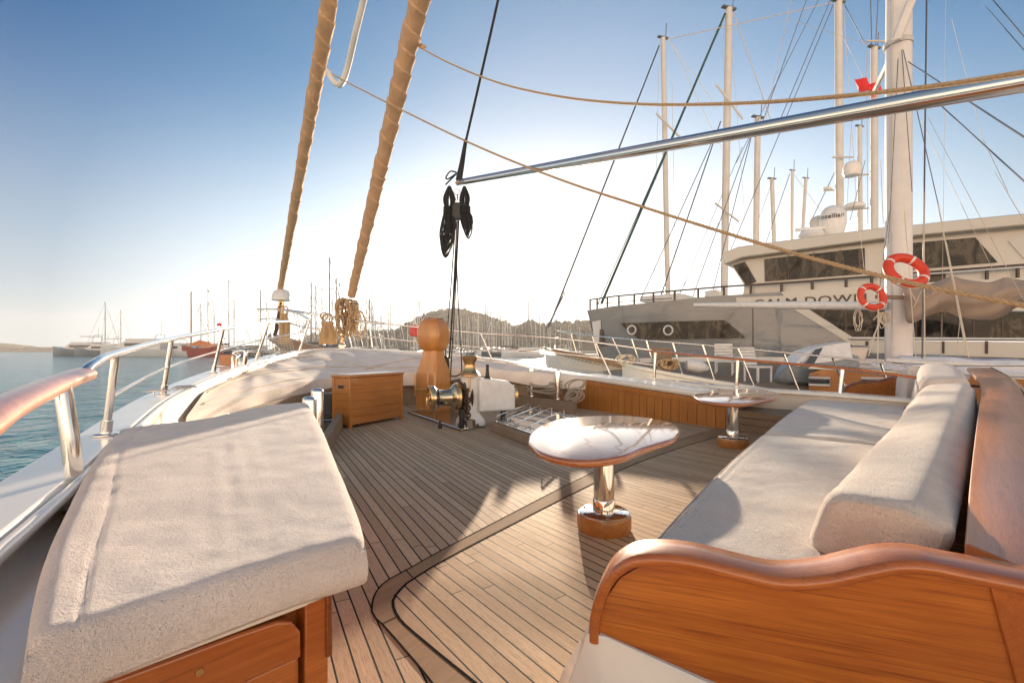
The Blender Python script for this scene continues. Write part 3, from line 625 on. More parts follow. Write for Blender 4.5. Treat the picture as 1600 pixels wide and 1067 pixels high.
for k in range(3): m.prism([sa+V((0, 0, .1*k)), sa+bd_*1.9+V((0, 0, .1*k)), sa+bd_*1.9+bn*.7+V((0, 0, .1*k)), sa+bn*.7+V((0, 0, .1*k))], (0, 0, .094))
tag(part('teak_step', m, 'tealgrey', None, .006), 'weathered plank step behind the far table pedestal', 'step')
# ---------------------------------------------------------------- tables
def table(outline, base, lab):
    o = V((base[0], base[1], 0)); t = thing('kidney_table', lab, 'table', o, 'kidney-shaped pedestal tables on the foredeck')
    ring = smooth([G(x, y, .62) for x, y in outline+outline[:1]], 5)[:-1]; c = sum(ring, V())/len(ring)
    def rg(off, z): return [V(((p.x-c.x)*(1-off/((p-c).length+1e-6))+c.x, (p.y-c.y)*(1-off/((p-c).length+1e-6))+c.y, z)) for p in ring]
    part('tabletop', MB().loft([rg(.05, .575), rg(.012, .578), rg(0, .588), rg(-.003, .598), rg(0, .610), rg(.006, .617), rg(.016, .62)]), 'table', t, ang=50)
    part('pedestal', MB().lathe([(.068, .135), (.068, .575)], o, None, 40), 'steel', t)
    part('collar', MB().lathe([(.073, .115), (.073, .20), (.069, .205)], o, None, 40), 'steel', t)
    part('mounting_plate', MB().lathe([(.13, .572), (.13, .56), (.07, .55)], o, None, 30), 'steel2', t)
    q = part('flange', MB().lathe([(.165, .108), (.165, .116), (.16, .119), (0, .119)], o, None, 48), 'steel', t)
    for k in range(8): a = k*math.pi/4+.25; part('bolt', MB().lathe([(.0075, .119), (.0075, .122), (0, .123)], o+V((.14*math.cos(a), .14*math.sin(a), 0)), None, 10), 'blackp', q)
    part('wooden_base', MB().lathe([(.172, 0), (.178, .02), (.178, .09), (.172, .108), (0, .108)], o, None, 48), 'box', t)
table([(825, 690), (831, 674), (858, 659), (905, 651), (960, 649), (1010, 652), (1048, 660), (1062, 671), (1055, 683), (1030, 692), (1003, 700), (972, 712), (920, 719), (872, 715), (840, 704)], (.615, 3.08), 'near kidney-shaped varnished table with sun glare on its top')
table([(1083, 617), (1100, 611), (1150, 607.5), (1195, 609), (1216, 615), (1212, 621), (1192, 624.5), (1160, 630), (1120, 629), (1092, 623.5)], (2.72, 5.68), 'far kidney-shaped varnished table in front of the teak step')
# ---------------------------------------------------------------- sofa: frame, arm, ledge
t = thing('curved_sofa', 'curved built-in sofa frame with scrolled varnished arm and broad back ledge', 'sofa', (.6, 1.6, 0))
a0 = V((.24, 1.42, 0)); ad = V((.94, -.34, 0)).normalized(); an = V((.34, .94, 0)).normalized()   # an points away from the camera
def ap(px, py, o=0.0): return PL(px, py, a0+an*o, ad)
fe = smooth([ap(*q) for q in ((921, 1000), (922, 968), (932, 930), (952, 893), (985, 871), (1025, 866), (1080, 871), (1150, 888), (1220, 903), (1290, 899), (1350, 886), (1400, 877), (1450, 878), (1500, 888), (1600, 907), (1800, 945))], 6)
rings = []
for i, p in enumerate(fe):
    tg = (fe[min(i+1, len(fe)-1)]-fe[max(i-1, 0)]).normalized(); up = an.cross(tg); up = -up if (up.z < 0 and i > 8) or (i <= 8 and up.dot(V((-1, 0, 1))) < 0) else up
    pr = [(0, -.030), (-.010, -.028), (-.014, -.020), (-.013, -.008), (-.006, -.001), (.004, .002), (.05, .005), (.112, .002), (.122, -.005), (.122, -.030)]
    rings.append([p+an*x+up*y for x, y in pr])
part('arm_rail', MB().loft(rings), 'varn_top', t, ang=60)
bead = [p-an*.004+V((0, 0, -.036)) if i > 8 else p-an*.004+V((.03, 0, -.01)) for i, p in enumerate(fe)]
low = [ap(x, y, .02) for x, y in ((1800, 1250), (1560, 1160), (1120, 1067), (935, 997))]
pl = [ap(x, y, .02) for x, y in ((935, 997), (937, 965), (950, 930), (970, 902), (1000, 885), (1030, 881), (1080, 886), (1150, 903), (1220, 918), (1290, 914), (1350, 901), (1400, 892), (1450, 893), (1500, 903), (1600, 922), (1800, 962))]
part('arm_panel', MB().prism(pl+[ap(1800, 1300, .02)]+[ap(1120, 1066, .02)], an*.06), 'varn', t)
st = [ap(*q, .012) for q in ((1548, 915), (1800, 960), (1800, 1300), (1700, 1300), (1600, 1105), (1565, 980))]
part('arm_stile', MB().prism(st, an*.02), 'cab', t, .003)
wb = []
for k, (gro, z) in enumerate(((.14, 0), (.10, .12), (.05, .22), (.015, .285), (.0, .325))):
    c0_ = a0-an*(.005)-ad*.01; wb.append([c0_-ad*gro*1.0+an*.10+V((0, 0, z)), c0_-ad*gro*.7-an*.0*gro+V((0, 0, z)), c0_+ad*.06-an*gro*.5+V((0, 0, z)), c0_+ad*1.3-an*gro*.5+V((0, 0, z-.30*(z/.325)*1.0)), c0_+ad*1.3+an*.3+V((0, 0, z-.30*(z/.325))), c0_+ad*.3+an*.3+V((0, 0, z))])
part('white_plinth', MB().loft(wb), 'white', t, .02)
Fl = [V((1.07, 1.72, 0)), V((2.0, 2.62, 0)), V((2.66, 3.28, 0)), V((4.19, 4.95, 0)), V((5.5, 6.35, 0))]
seatb = [V((.62, 1.62, .02)), V((2.33, 3.95, .02)), V((3.2, 5.3, .02)), V((4.7, 7.05, .02)), V((5.8, 6.6, .02)), V((4.5, 4.8, .02)), V((2.8, 3.1, .02)), V((1.3, 1.55, .02))]
part('seat_base', MB().prism(seatb, (0, 0, .33)), 'whitep', t, .02)
le = [P(1507, 850, 1.30), P(1519, 720, 2.11), P(1529, 640, 3.45), P(1533, 606, 4.6), P(1525, 590, 5.6), P(1511, 575, 6.7)]
re_ = [P(1760, 960, 1.02), V((2.42, 2.05, .67)), V((3.50, 3.1, .74)), P(1600, 613, 4.15), P(1580, 592, 5.1), P(1549, 575, 6.9)]
LE, RE = resample(smooth(le, 8), 50), resample(smooth(re_, 8), 50)
part('back_ledge', MB().loft([[a, a.lerp(b, .03)+V((0, 0, .006)), a.lerp(b, .97)+V((0, 0, .006)), b, b-V((0, 0, .04)), a-V((0, 0, .04))] for a, b in zip(LE, RE)]), 'ledge', t, .004)
part('ledge_trim', MB().tube([b+V((0, 0, .0)) for b in RE], .014, 8), 'steel', t)
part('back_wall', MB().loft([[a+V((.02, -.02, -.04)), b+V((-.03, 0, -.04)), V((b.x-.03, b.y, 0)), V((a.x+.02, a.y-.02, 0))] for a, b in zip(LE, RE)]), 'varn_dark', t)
# far arm
fa = [P(1316, 622, 7.3), P(1322, 607, 7.3), P(1345, 599, 7.35), P(1375, 597, 7.4), P(1400, 590, 7.45), P(1440, 585, 7.5), P(1440, 640, 7.5), P(1316, 640, 7.3)]
q = part('far_arm', MB().prism(fa, (.04, .1, 0)), 'varn', t, .01)
part('far_arm_rail', MB().tube(smooth([p+V((.02, .03, .01)) for p in fa[:6]], 5), .03, 8), 'varn_dark', q)
# cushions
SZ = .47
nfr = G(1012, 856, SZ)
s1B = smooth([G(962, 905, SZ), V((1.20, 1.50, SZ))], 4); s1T = [G(1193, 676, SZ), V((2.95, 3.35, SZ)).lerp(G(1373, 697, SZ), 1)]
s1L = smooth([G(962, 905, SZ), G(1020, 845, SZ), G(1085, 775, SZ), G(1150, 712, SZ), G(1193, 676, SZ)], 6)
s1R = smooth([V((1.20, 1.50, SZ)), V((1.6, 2.1, SZ)), V((2.3, 2.85, SZ)), G(1378, 697, SZ)], 6)
def cr1(u, v): return .004*math.exp(-((u-.07)/.012)**2)+.004*math.exp(-((v-.8+.02*math.sin(u*9))/.012)**2)*max(0, .3-abs(u-.3))*3
def seat(name, *a, lab, **k):
    o = tag(part(name, weld(pad(*a, **k)), 'terry2'), lab, 'cushion'); e_ = resample([V(p) for p in a[2]]+[V(p) for p in a[1]][1:], 90); c_ = sum(e_, V())/90+V((1, -.6, 0))
    part('piping', MB().tube([p+V((0, 0, -.026))+(p-c_).normalized()*.010 for p in e_], .0045, 6), 'terry2', o); return o
seat('seat_cushion', s1B, s1T, s1L, s1R, lab='long terry sofa seat cushion nearest the scrolled arm', th=.13, r=.035, nu=40, nv=80, wr=.005, seed=4, crease=cr1)
s2B = [G(1197, 673, SZ), G(1381, 694, SZ)]; s2T = smooth([G(1283, 619, SZ), G(1340, 620, SZ), G(1418, 624, SZ)], 6)
s2L = smooth([G(1197, 673, SZ), G(1228, 648, SZ), G(1255, 630, SZ), G(1283, 619, SZ)], 6); s2R = smooth([G(1381, 694, SZ), G(1412, 652, SZ), G(1418, 624, SZ)], 6)
seat('seat_cushion', s2B, s2T, s2L, s2R, lab='sunlit terry seat cushion at the far end of the sofa', th=.13, r=.03, nu=40, nv=60, wr=.007, seed=8)
def backrest(name, stations, lab, n=40, r=.05, seed=0):   # stations: rings of world points (same count)
    k = len(stations[0]); cols = [resample(smooth([st_[j] for st_ in stations], 8), n+1) for j in range(k)]; rings = []
    for i in range(n+1):
        rg = [cols[j][i] for j in range(k)]; c = sum(rg, V())/k; t_ = i/n
        L = sum(((cols[0][x+1]-cols[0][x]).length for x in range(n))); dd_ = min(t_, 1-t_)*L; q = 1.0
        if dd_ < r: q = 1-(r/.30)*(1-math.sqrt(max(0, 1-(1-dd_/r)**2)))*.8
        sm_ = []
        for j in range(k):
            a, b = rg[j], rg[(j+1) % k]
            for w in range(6): sm_.append(a.lerp(b, w/6))
        for _ in range(2): sm_ = [(sm_[x-1]+sm_[x]*2+sm_[(x+1) % len(sm_)])/4 for x in range(len(sm_))]
        rings.append([c+(p-c)*q*(1+.025*nz(p, 3, seed)+.012*nz(p, 9, seed)) for p in sm_])
    e0, e1 = rings[0], rings[-1]; c0_, c1_ = sum(e0, V())/len(e0), sum(e1, V())/len(e1)
    rings = [[c0_+(p-c0_)*.5 for p in e0]]+rings+[[c1_+(p-c1_)*.5 for p in e1]]
    return tag(part(name, MB().loft(rings), 'terry2', None, ang=80), lab, 'cushion')
backrest('back_cushion', [
    [P(1250, 862, 1.66), P(1289, 768, 1.58), P(1420, 790, 1.43), P(1502, 834, 1.36), V((1.26, 1.40, .46))],
    [V((2.02, 2.56, .465)), P(1345, 708, 2.55), P(1460, 700, 2.35), P(1511, 742, 2.1), V((2.1, 2.15, .46))],
    [V((2.85, 3.45, .465)), P(1399, 655, 3.5), P(1486, 640, 3.3), P(1521, 665, 3.1), V((3.2, 3.15, .46))],
    [V((4.14, 4.95, .47)), P(1446, 600, 4.95), P(1508, 597, 4.75), P(1526, 610, 4.6), V((4.6, 4.55, .46))]],
    'long thick terry back cushion leaning against the broad ledge', 90, .06, 1)
backrest('back_cushion', [
    [P(1424, 652, 5.15), P(1441, 592, 5.1), P(1505, 590, 4.95), P(1519, 604, 4.85), V((4.8, 4.85, .5))],
    [P(1420, 645, 5.7), P(1437, 576, 5.7), P(1497, 575, 5.5), P(1510, 590, 5.4), V((5.3, 5.4, .5))],
    [P(1418, 640, 6.2), P(1437, 567, 6.2), P(1486, 567.5, 5.95), P(1498, 582, 5.85), V((5.6, 5.85, .5))]],
    'short terry back cushion rising highest at the bend of the sofa', 40, .06, 2)
backrest('back_cushion', [
    [P(1416, 628, 6.5), P(1418, 574, 6.5), P(1436, 570, 6.7), P(1440, 600, 6.8), P(1436, 630, 6.7)],
    [P(1403, 627, 6.8), P(1405, 580, 6.9), P(1418, 574, 7.1), P(1425, 600, 7.2), P(1420, 628, 7.1)],
    [P(1398, 624, 7.1), P(1400, 592, 7.15), P(1408, 587, 7.4), P(1414, 600, 7.4), P(1412, 626, 7.3)]],
    'bright small terry cushion against the far sofa arm', 26, .05, 3)
# ================================================================ rigging of our own boat
def wrapped_sail(p0, p1, r0, r1, lab, seed, turns=25, knot=None):
    p0, p1 = V(p0), V(p1); n_ = 420; k = 22; ax_ = (p1-p0).normalized(); u = ax_.orthogonal().normalized(); w = ax_.cross(u); rings = []
    for i in range(n_+1):
        t_ = i/n_; c = p0.lerp(p1, t_); r = (r0+(r1-r0)*t_**.8)*(1+.10*noise.noise(V((t_*26, seed, 0)))); ring = []
        for j in range(k):
            a = 2*math.pi*j/k; ph = (turns*(t_**1.15+.034*noise.noise(V((t_*11, seed, 8))))+a/(2*math.pi)+.10*noise.noise(V((t_*30, seed, 5)))) % 1
            q = 1+(.17+.14*noise.noise(V((t_*17, seed, 3))))*ph-.08+.07*noise.noise(V((math.cos(a)*2, math.sin(a)*2, t_*60+seed)))+(.16*max(0, (t_-.42))*math.sin(a*3+t_*30))
            ring.append(c+(u*math.cos(a)+w*math.sin(a))*r*q)
        rings.append(ring)
    return part('sail_roll', MB().loft(rings), 'sailcloth', None, ang=24)
def away(a, b, k): return V(a)+(V(b)-V(a))*k
s1a, s1b = P(438, 452, 17.2), P(516, -2, 10.3)
s2a, s2b = P(549, 462, 13.0), P(655, 0, 8.7)
q = tag(wrapped_sail(s1a, away(s1a, s1b, 1.35), .095, .205, '', 1), 'tan wrapped headsail on the outer forestay, left of the other', 'furled sail')
q.name = 'furled_sail'
q = tag(wrapped_sail(s2a, away(s2a, s2b, 1.35), .105, .215, '', 2), 'tan wrapped headsail on the inner forestay, nearer the bow roller ropes', 'furled sail')
q.name = 'furled_sail'
t = thing('furling_drum', 'white plastic cap and bronze turnbuckle under the outer wrapped sail', 'furling gear', P(440, 530, 17.2))
c = P(440, 460, 17.2)
part('cap', MB().loft([[c+V((x*a+.06*z, y*a, z)) for x, y in [(math.cos(th), math.sin(th)) for th in [2*math.pi*k/18 for k in range(18)]]] for a, z in ((.20, -.24), (.33, -.23), (.33, -.02), (.26, .12), (.1, .19))]), 'whitep', t, ang=60)
for dx in (-.05, .06): part('turnbuckle', MB().tube([c+V((dx, 0, -.22)), c+V((dx-.05, 0, -.8)), c+V((dx-.12, 0, -1.25))], [.05, .075, .03], 10), 'brass', t)
part('fitting', MB().tube([c+V((0, 0, -.3)), c+V((-.14, 0, -1.1)), P(428, 530, 17)], [.07, .09, .05], 10), 'rust', t)
t = thing('furling_drum', 'steel furling drum hung with tan ropes under the inner wrapped sail', 'furling gear', P(538, 540, 13))
c = P(546, 476, 13.0)
part('drum', MB().lathe([(.05, -.20), (.22, -.17), (.22, -.15), (.08, -.13), (.08, .04), (.24, .06), (.24, .09), (.05, .14)], c, Matrix.Rotation(R(12), 3, 'Y'), 28), 'steel', t)
part('stay_rod', MB().tube([c+V((.04, 0, -.15)), P(541, 500, 13), P(534, 536, 12.9)], [.07, .06, .05], 10), 'brass', t)
part('foot', MB().box(P(534, 542, 12.9), (.18, .18, .16), .4), 'steel2', t, .03)
rr = random.Random(11)
def tangle(c, w, h, n_, r, mat, lab, cat='rope', elong=1.0, par=None, name='rope_coil', thick=.12):
    m = MB()
    for k in range(n_):
        ox = rr.uniform(-.25, .25)*w; top = c+V((ox*.5, rr.uniform(-thick, thick), 0)); hh = h*rr.uniform(.7, 1.0); ww = w*rr.uniform(.25, .5); sk_ = rr.uniform(-.15, .15)*w
        pts = [top+V((ox*.5+ww*math.sin(a)+sk_*(1-math.cos(a))/2, rr.uniform(-.4, .4)*thick, -hh*(1-math.cos(a))/2)) for a in (2*math.pi*i/20 for i in range(21))]
        m.tube(pts, r, 6)
    if par is not None: return part(name, m, mat, par)
    return tag(part(name, m, mat), lab, cat)
tangle(P(543, 468, 12.8), .42, 1.05, 22, .020, 'rope', 'tan rope tangle draped over the inner furling drum', thick=.3)
tangle(P(558, 486, 12.7), .42, .8, 7, .011, 'rope', 'thin tan rope loops dangling right of the inner furling drum', thick=.15)
for px, py, hw_, lab in ((444, 500, 9, 'tan rope hank on the pulpit under the outer wrapped sail'), (512, 513, 15, 'tan rope hank hung on the bow rail left of the inner furling drum')):
    c = P(px, py-10, 14.5 if px < 480 else 12.9); w_ = hw_*2/720*c.y; m = MB()
    for k in range(13):
        x = (k/12-.5)*w_*.8; m.tube([c+V((x*.5, .04*math.sin(k*2.0), .0)), c+V((x, .05*math.cos(k), -.35)), c+V((x*1.05, 0, -.62 if px > 480 else -.95))], .030, 7)
    m.tube([c+V((-w_*.3, 0, -.02)), c+V((w_*.3, -.04, -.05))], .05, 8); m.ring(c+V((0, 0, .1)), Matrix.Rotation(R(90), 3, 'X'), .13, .022, 18, 7)
    m.ring(c+V((-.1, 0, .16)), Matrix.Rotation(R(90), 3, 'X'), .1, .018, 18, 7)
    tag(part('rope_hank', m, 'rope'), lab, 'rope')
# pulpit and starboard guard rail
t = thing('bow_pulpit', 'tubular steel pulpit round the bowsprit with slanting posts', 'pulpit', P(430, 540, 14))
YT = {401: 16.5, 438: 15.2, 485: 14, 510: 13.4, 552: 12.6, 620: 11.9}
part('top_rail', MB().tube(smooth([P(402, 483, 16.5), P(438, 483.5, 15.4), P(485, 490, 14.0), P(510, 494, 13.4), P(552, 501, 12.6), P(600, 505.5, 11.9)], 6), .034, 8), 'steel2', t)
part('inner_rail', MB().tube(smooth([P(438, 484, 15.4), P(462, 488, 13.6), P(483, 499, 10.6)], 6), .03, 8), 'steel2', t)
part('lower_rail', MB().tube(smooth([P(406, 499, 16.5), P(430, 498, 15.5), P(470, 510, 13.8), P(510, 516, 13.2), P(560, 524, 12.4), P(600, 528, 11.9)], 6), .022, 8), 'steel2', t)
for x0, y0, x1, y1, Y in ((403, 483, 408, 532, 16.4), (419, 484, 426, 531, 15.9), (438, 485, 447, 522, 15.3), (459, 487, 471, 535, 14.6), (464, 488, 473, 532, 14.4), (491, 491, 507, 540, 13.8), (524, 496, 536, 536, 13.1), (483, 499, 470, 520, 10.6), (449, 486, 436, 512, 15), (431, 500, 447, 520, 15.6)):
    part('stanchion', bar(P(x0, y0, Y), P(x1, y1, Y-.1), .024, 8), 'steel2', t)
sp0 = P(500, 556, 12.3); part('bowsprit', MB().tube([sp0, P(440, 534, 16.2), P(425, 527, 18.2)], [.24, .20, .16], 16), 'wmast', t)
m = MB()
for i in range(15):
    u = i/14; m.tube([P(395+u*60, 530-u*2, 16-u*3), P(392+u*70, 556+u*1, 12.5-u*1)], .008, 4); 
for i in range(8): u = i/7; m.tube([P(396-2*u, 531+u*24, 16-3.5*u), P(455+6*u, 529+u*26, 13-1.4*u)], .008, 4)
part('net', m, 'ropew', t)
t = thing('starboard_guard_rail', 'thin pale steel guard rail from the samson post side to the slatted bench', 'guard rail', P(770, 562, 11))
sr = [P(600, 505.5, 11.9), P(652, 511, 11.6), P(703, 516, 11.3), P(755, 521, 10.9), P(825, 525, 10.4), P(915, 533, 9.8), P(1018, 547, 9.35)]
part('top_rail', MB().tube(smooth(sr, 6), .019, 8), 'steel2', t)
part('middle_rail', MB().tube(smooth([P(600, 528, 11.9), P(690, 538, 11.4), P(760, 543, 10.9), P(860, 551, 10.2), P(940, 560, 9.7), P(1020, 570, 9.35)], 6), .012, 8), 'steel2', t)
for x0, y0, x1, y1, Y in ((577, 504, 582, 543, 12.2), (655, 511, 668, 552, 11.5), (751, 521, 769, 562, 10.9), (931, 537, 956, 590, 9.7)): part('stanchion', bar(P(x0, y0, Y), P(x1, y1, Y), .02, 10), 'steel', t)
t = thing('wooden_handrail', 'long thin varnished handrail on three steel posts behind the far table', 'handrail', P(1152, 604, 7.5))
hr = smooth([P(1015, 548, 9.35), P(1150, 561, 7.6), P(1316, 575, 6.6), P(1420, 588, 6.1), P(1560, 608, 5.6)], 8)
part('rail', sweep(hr, [(.05, -.018), (.056, 0), (.045, .016), (-.045, .016), (-.056, 0), (-.05, -.018)], 1), 'varn', t, .004)
for x0, y0, x1, y1, Y in ((1024, 551, 1022, 594, 9.3), (1153, 563, 1151, 606, 7.55), (1317, 577, 1313, 617, 6.6)): part('stanchion', bar(P(x0, y0, Y), P(x1, y1, Y), .03, 16), 'steel', t)
# steel boom
t = thing('steel_pole', 'long polished steel pole slanting across the upper right with the black tackle at its tip', 'pole', P(716, 285, 9.6))
e0, e1 = P(716, 285.5, 9.6), P(1600, 128, 2.75)
part('tube', MB().tube([e0, away(e0, e1, .5), away(e0, e1, 1.3)], .062, 40), 'steel', t)
part('end_cap', MB().tube([e0-(e1-e0).normalized()*.11, e0-(e1-e0).normalized()*.03, e0], [.035, .06, .066], 20), 'steel', t)
part('shackle', MB().ring(P(714, 300, 9.6), Matrix.Rotation(R(90), 3, 'X'), .06, .014, 16, 6).ring(P(715, 308, 9.6), Matrix.Rotation(R(90), 3, 'Y'), .045, .013, 14, 6).ring(P(715, 316, 9.6), Matrix.Rotation(R(90), 3, 'X'), .045, .013, 14, 6), 'steel', t)
# black tackle
t = thing('black_tackle', 'black halyard with blocks and lines running down to the samson post', 'rope tackle', P(697, 600, 9.4))
part('halyard', MB().tube([P(784, -25, 8.6), P(765, 60, 8.8), P(727, 225, 9.5), P(719, 270, 9.6)], .026, 8), 'black', t)
part('splice', MB().tube([P(728, 218, 9.5), P(722, 255, 9.6), P(717, 282, 9.6)], [.035, .055, .07], 10), 'black', t)
for k, (x0, x1) in enumerate(((712, 692), (714, 699), (717, 703), (716, 700))): part('fall', MB().tube(smooth([P(x0, 345, 9.6), P((x0+x1)/2+1, 470, 9.55), P(x1, 600-8*(k == 3), 9.45)], 6), .0135, 6), 'black', t)
part('fall', MB().tube(smooth([P(713, 390, 9.6), P(716, 470, 9.5), P(721, 560, 9.3), P(720, 582, 9.2), P(708, 588, 9.2), P(699, 580, 9.3)], 8), .0135, 6), 'black', t)
c = P(695, 568, 9.4); q = part('lower_block', MB().loft([[c+V((x, y, z)) for x, y in ((-a, -.05), (a, -.05), (a, .05), (-a, .05))] for a, z in ((.03, -.18), (.09, -.1), (.1, .08), (.05, .16))]), 'blackp', t, .02)
part('hook', MB().tube([c+V((0, 0, -.16)), c+V((.01, -.03, -.42))], .014, 8), 'steel', t)
c = P(715, 332, 9.6); part('upper_block', MB().loft([[c+V((x, y, z)) for x, y in ((-a, -.05), (a, -.05), (a, .05), (-a, .05))] for a, z in ((.05, -.16), (.12, -.06), (.12, .12), (.05, .2))]), 'blackp', t, .02)
m = MB()
for k in range(2):
    m.tube(smooth([P(714, 270, 9.6), P(704, 268, 9.55), P(697, 277, 9.5), P(700, 280, 9.5), P(712, 272, 9.6)] if k == 0 else [P(713, 272, 9.6), P(705, 280, 9.5), P(696, 289, 9.5)], 6), .016, 6)
part('rope_tail', m, 'black', t)
def hank(name, lab, top, mid, bot, w, n_, seed):
    r_ = random.Random(seed); m = MB()
    for k in range(n_):
        f = r_.uniform(-1, 1); g2 = r_.uniform(.05, 1); g_ = r_.uniform(-.09, .09); sl_ = r_.uniform(.66, 1.06); o = lambda p, s_, y=0: p+V((s_*w, g_+y, 0))
        b_ = top.lerp(bot, sl_)
        m.tube(smooth([o(top, .15*f), o(top.lerp(mid, .5), -.5*abs(f)**.5*1.0+.1*f), o(mid, -.42*abs(g2)+.1*f), o(mid.lerp(b_, .6), -.75*abs(g2)+.1*f), o(b_, -.1+.1*f), o(mid.lerp(b_, .6), .75*abs(g2)+.1*f), o(mid, .42*abs(g2)+.1*f), o(top.lerp(mid, .5), .5*abs(f)**.5+.1*f), o(top, .1*f)], 5), .0155, 6)
    for k in range(5): m.ring(mid+V((0, 0, .03*k-.06)), Matrix.Rotation(r_.uniform(-.1, .1), 3, 'Y'), w*.55, .02, 18, 6)
    return tag(part(name, m, 'black'), lab, 'rope')
hank('rope_hank', 'long black rope hank hanging below the pole tip, lower of the two', P(703, 293, 9.65), P(702, 330, 9.65), P(698, 397, 9.65), .20, 24, 5)
hank('rope_hank', 'short black rope hank hanging right of the blocks below the pole tip', P(726, 293, 9.5), P(727, 328, 9.5), P(732, 368, 9.5), .17, 18, 6)
# tan ropes across the picture
def rope(pts, r, lab, mat='rope', twist=0):
    pts = smooth(pts, 10)
    if not twist: o = part('rope', MB().tube(pts, r, 8), mat)
    else:
        L = sum((b-a).length for a, b in zip(pts, pts[1:])); n_ = int(L/.022); pp = resample(pts, n_); m = MB()
        for ph in range(3):
            q_ = []
            for i, p in enumerate(pp):
                tg = (pp[min(i+1, n_-1)]-pp[max(i-1, 0)]).normalized(); u = tg.cross(V((0, 0, 1))).normalized(); w = tg.cross(u); a = i*.022/twist*2*math.pi+ph*2*math.pi/3
                q_.append(p+(u*math.cos(a)+w*math.sin(a))*r*.52)
            m.tube(q_, r*.60, 6)
        o = part('rope', m, mat)
    return tag(o, lab, 'rope')
rope([P(654, 73, 9.2), P(700, 98, 8.4), P(780, 130, 7.2), P(880, 152, 6.1), P(1000, 163, 5.0), P(1150, 162, 4.0), P(1300, 152, 3.3), P(1450, 136, 2.8), P(1600, 114, 2.4), P(1800, 84, 2.0)], .0145, 'slack tan rope swooping from the inner wrapped sail over the steel pole')
tag(part('rope_knot', MB().ring(P(661, 74, 9.1), Matrix.Rotation(R(60), 3, 'X'), .035, .03, 14, 8).ring(P(656, 70, 9.1), Matrix.Rotation(R(20), 3, 'X'), .04, .014, 14, 8), 'rope'), 'knot where the slack tan rope meets the inner wrapped sail', 'knot')
rope([P(508, 110, 11.5), P(560, 138, 10.4), P(720, 217, 8.3), P(860, 275, 6.8), P(1000, 322, 5.6), P(1200, 384, 4.3), P(1400, 437, 3.4), P(1600, 477, 2.8), P(1800, 512, 2.4)], .0165, 'taut laid tan rope running from the outer wrapped sail down to the right edge', 'rope', .13)
rope([P(512, 112, 11.3), P(520, 126, 11.2), P(529, 133, 11.1), P(537, 124, 11), P(545, 98, 10.8), P(556, 50, 10.3), P(566, 10, 10), P(574, -25, 9.7)], .07, 'thick white braided rope looped beside the outer wrapped sail', 'whitep')
# ================================================================ neighbouring gulet
NB = thing('neighbour_gulet', 'wooden sailing boat moored alongside with white hull, tall pale mast and teak deck', 'boat', P(1250, 700, 11))
near = smooth([P(972, 572, 15.0), P(1000, 579, 13.9), P(1100, 598, 12.5), P(1210, 617, 11.2), P(1330, 640, 10), V((10.5, 6.5, -.15)), V((15, .5, -.1))], 8)
far = smooth([P(972, 572, 15.0), P(1010, 568, 16.6), P(1150, 566, 17.2), P(1400, 571, 16.5), V((19, 12, .1)), V((22, 6, .1))], 8)
near, far = resample(near, 50), resample(far, 50)
m = MB(); m.loft([[a+V((0, 0, .02)), b+V((0, 0, .02)), V((b.x*.97+a.x*.03, b.y*.97+a.y*.03, WATER-.3)), V((a.x*.97+b.x*.03, a.y*.97+b.y*.03, WATER-.3))] for a, b in zip(near, far)])
part('hull', m, 'white', NB, .02)
m = MB()
for i in range(49): m.sheet([near[i]*.97+far[i]*.03+V((0, 0, -.0)), near[i+1]*.97+far[i+1]*.03+V((0, 0, -.0)), near[i+1]*.03+far[i+1]*.97+V((0, 0, .0)), near[i]*.03+far[i]*.97+V((0, 0, .0))])
m = weld(m); m.v = [v+V((0, 0, .03)) for v in m.v]; part('deck', m, 'tealgrey', NB)
part('cap_rail', MB().loft([[p+V((-.05, -.05, .03)), p+V((-.05, -.05, .13)), p+V((.10, .08, .13)), p+V((.10, .08, .03))] for p in near]), 'white', NB, .01)
part('far_cap_rail', MB().loft([[p+V((-.05, -.05, .03)), p+V((-.05, -.05, .20)), p+V((.10, .08, .20)), p+V((.10, .08, .03))] for p in far]), 'white', NB, .01)
part('bowsprit', MB().tube([P(1040, 586, 14.0), P(985, 575, 15.4), P(866, 549, 19.5)], [.20, .19, .12], 14), 'wmast', NB)
m = MB(); cn4 = [P(870, 552, 19), P(878, 572, 17.5), P(932, 580, 15.5), P(972, 576, 15.0)]; 
for i in range(17): u = i/16; m.tube([cn4[0].lerp(cn4[3], u), cn4[1].lerp(cn4[2], u)], .010, 4)
for i in range(9): u = i/8; m.tube([cn4[0].lerp(cn4[1], u), cn4[3].lerp(cn4[2], u)], .010, 4)
part('bowsprit_net', m, 'ropew', NB)
rl = smooth([P(868, 517, 19), P(940, 526, 16.2), P(1000, 531, 13.9), P(1100, 539, 12.5), P(1220, 550, 11.2), P(1340, 562, 10), P(1420, 572, 9.3), P(1520, 592, 8.2)], 6)
part('guard_rail', MB().tube(rl, .022, 8), 'steel2', NB)
part('guard_wire', MB().tube([p-V((0, 0, .26)) for p in rl], .010, 6), 'steel2', NB)
for x0, y0, x1, y1, Y in ((892, 521, 901, 552, 18), (925, 524, 936, 560, 16.8), (956, 527, 972, 560, 15.6), (987, 530, 999, 566, 14.2), (1010, 532, 1024, 580, 13.6), (1051, 535, 1067, 588, 13.1), (1098, 539, 1117, 597, 12.5), (1153, 544, 1180, 608, 11.9), (1224, 551, 1253, 622, 11.2), (1300, 558, 1334, 636, 10.4), (1376, 567, 1400, 640, 9.7)):
    part('stanchion', bar(P(x0, y0, Y), P(x1, y1, Y), .022, 8), 'steel', NB)
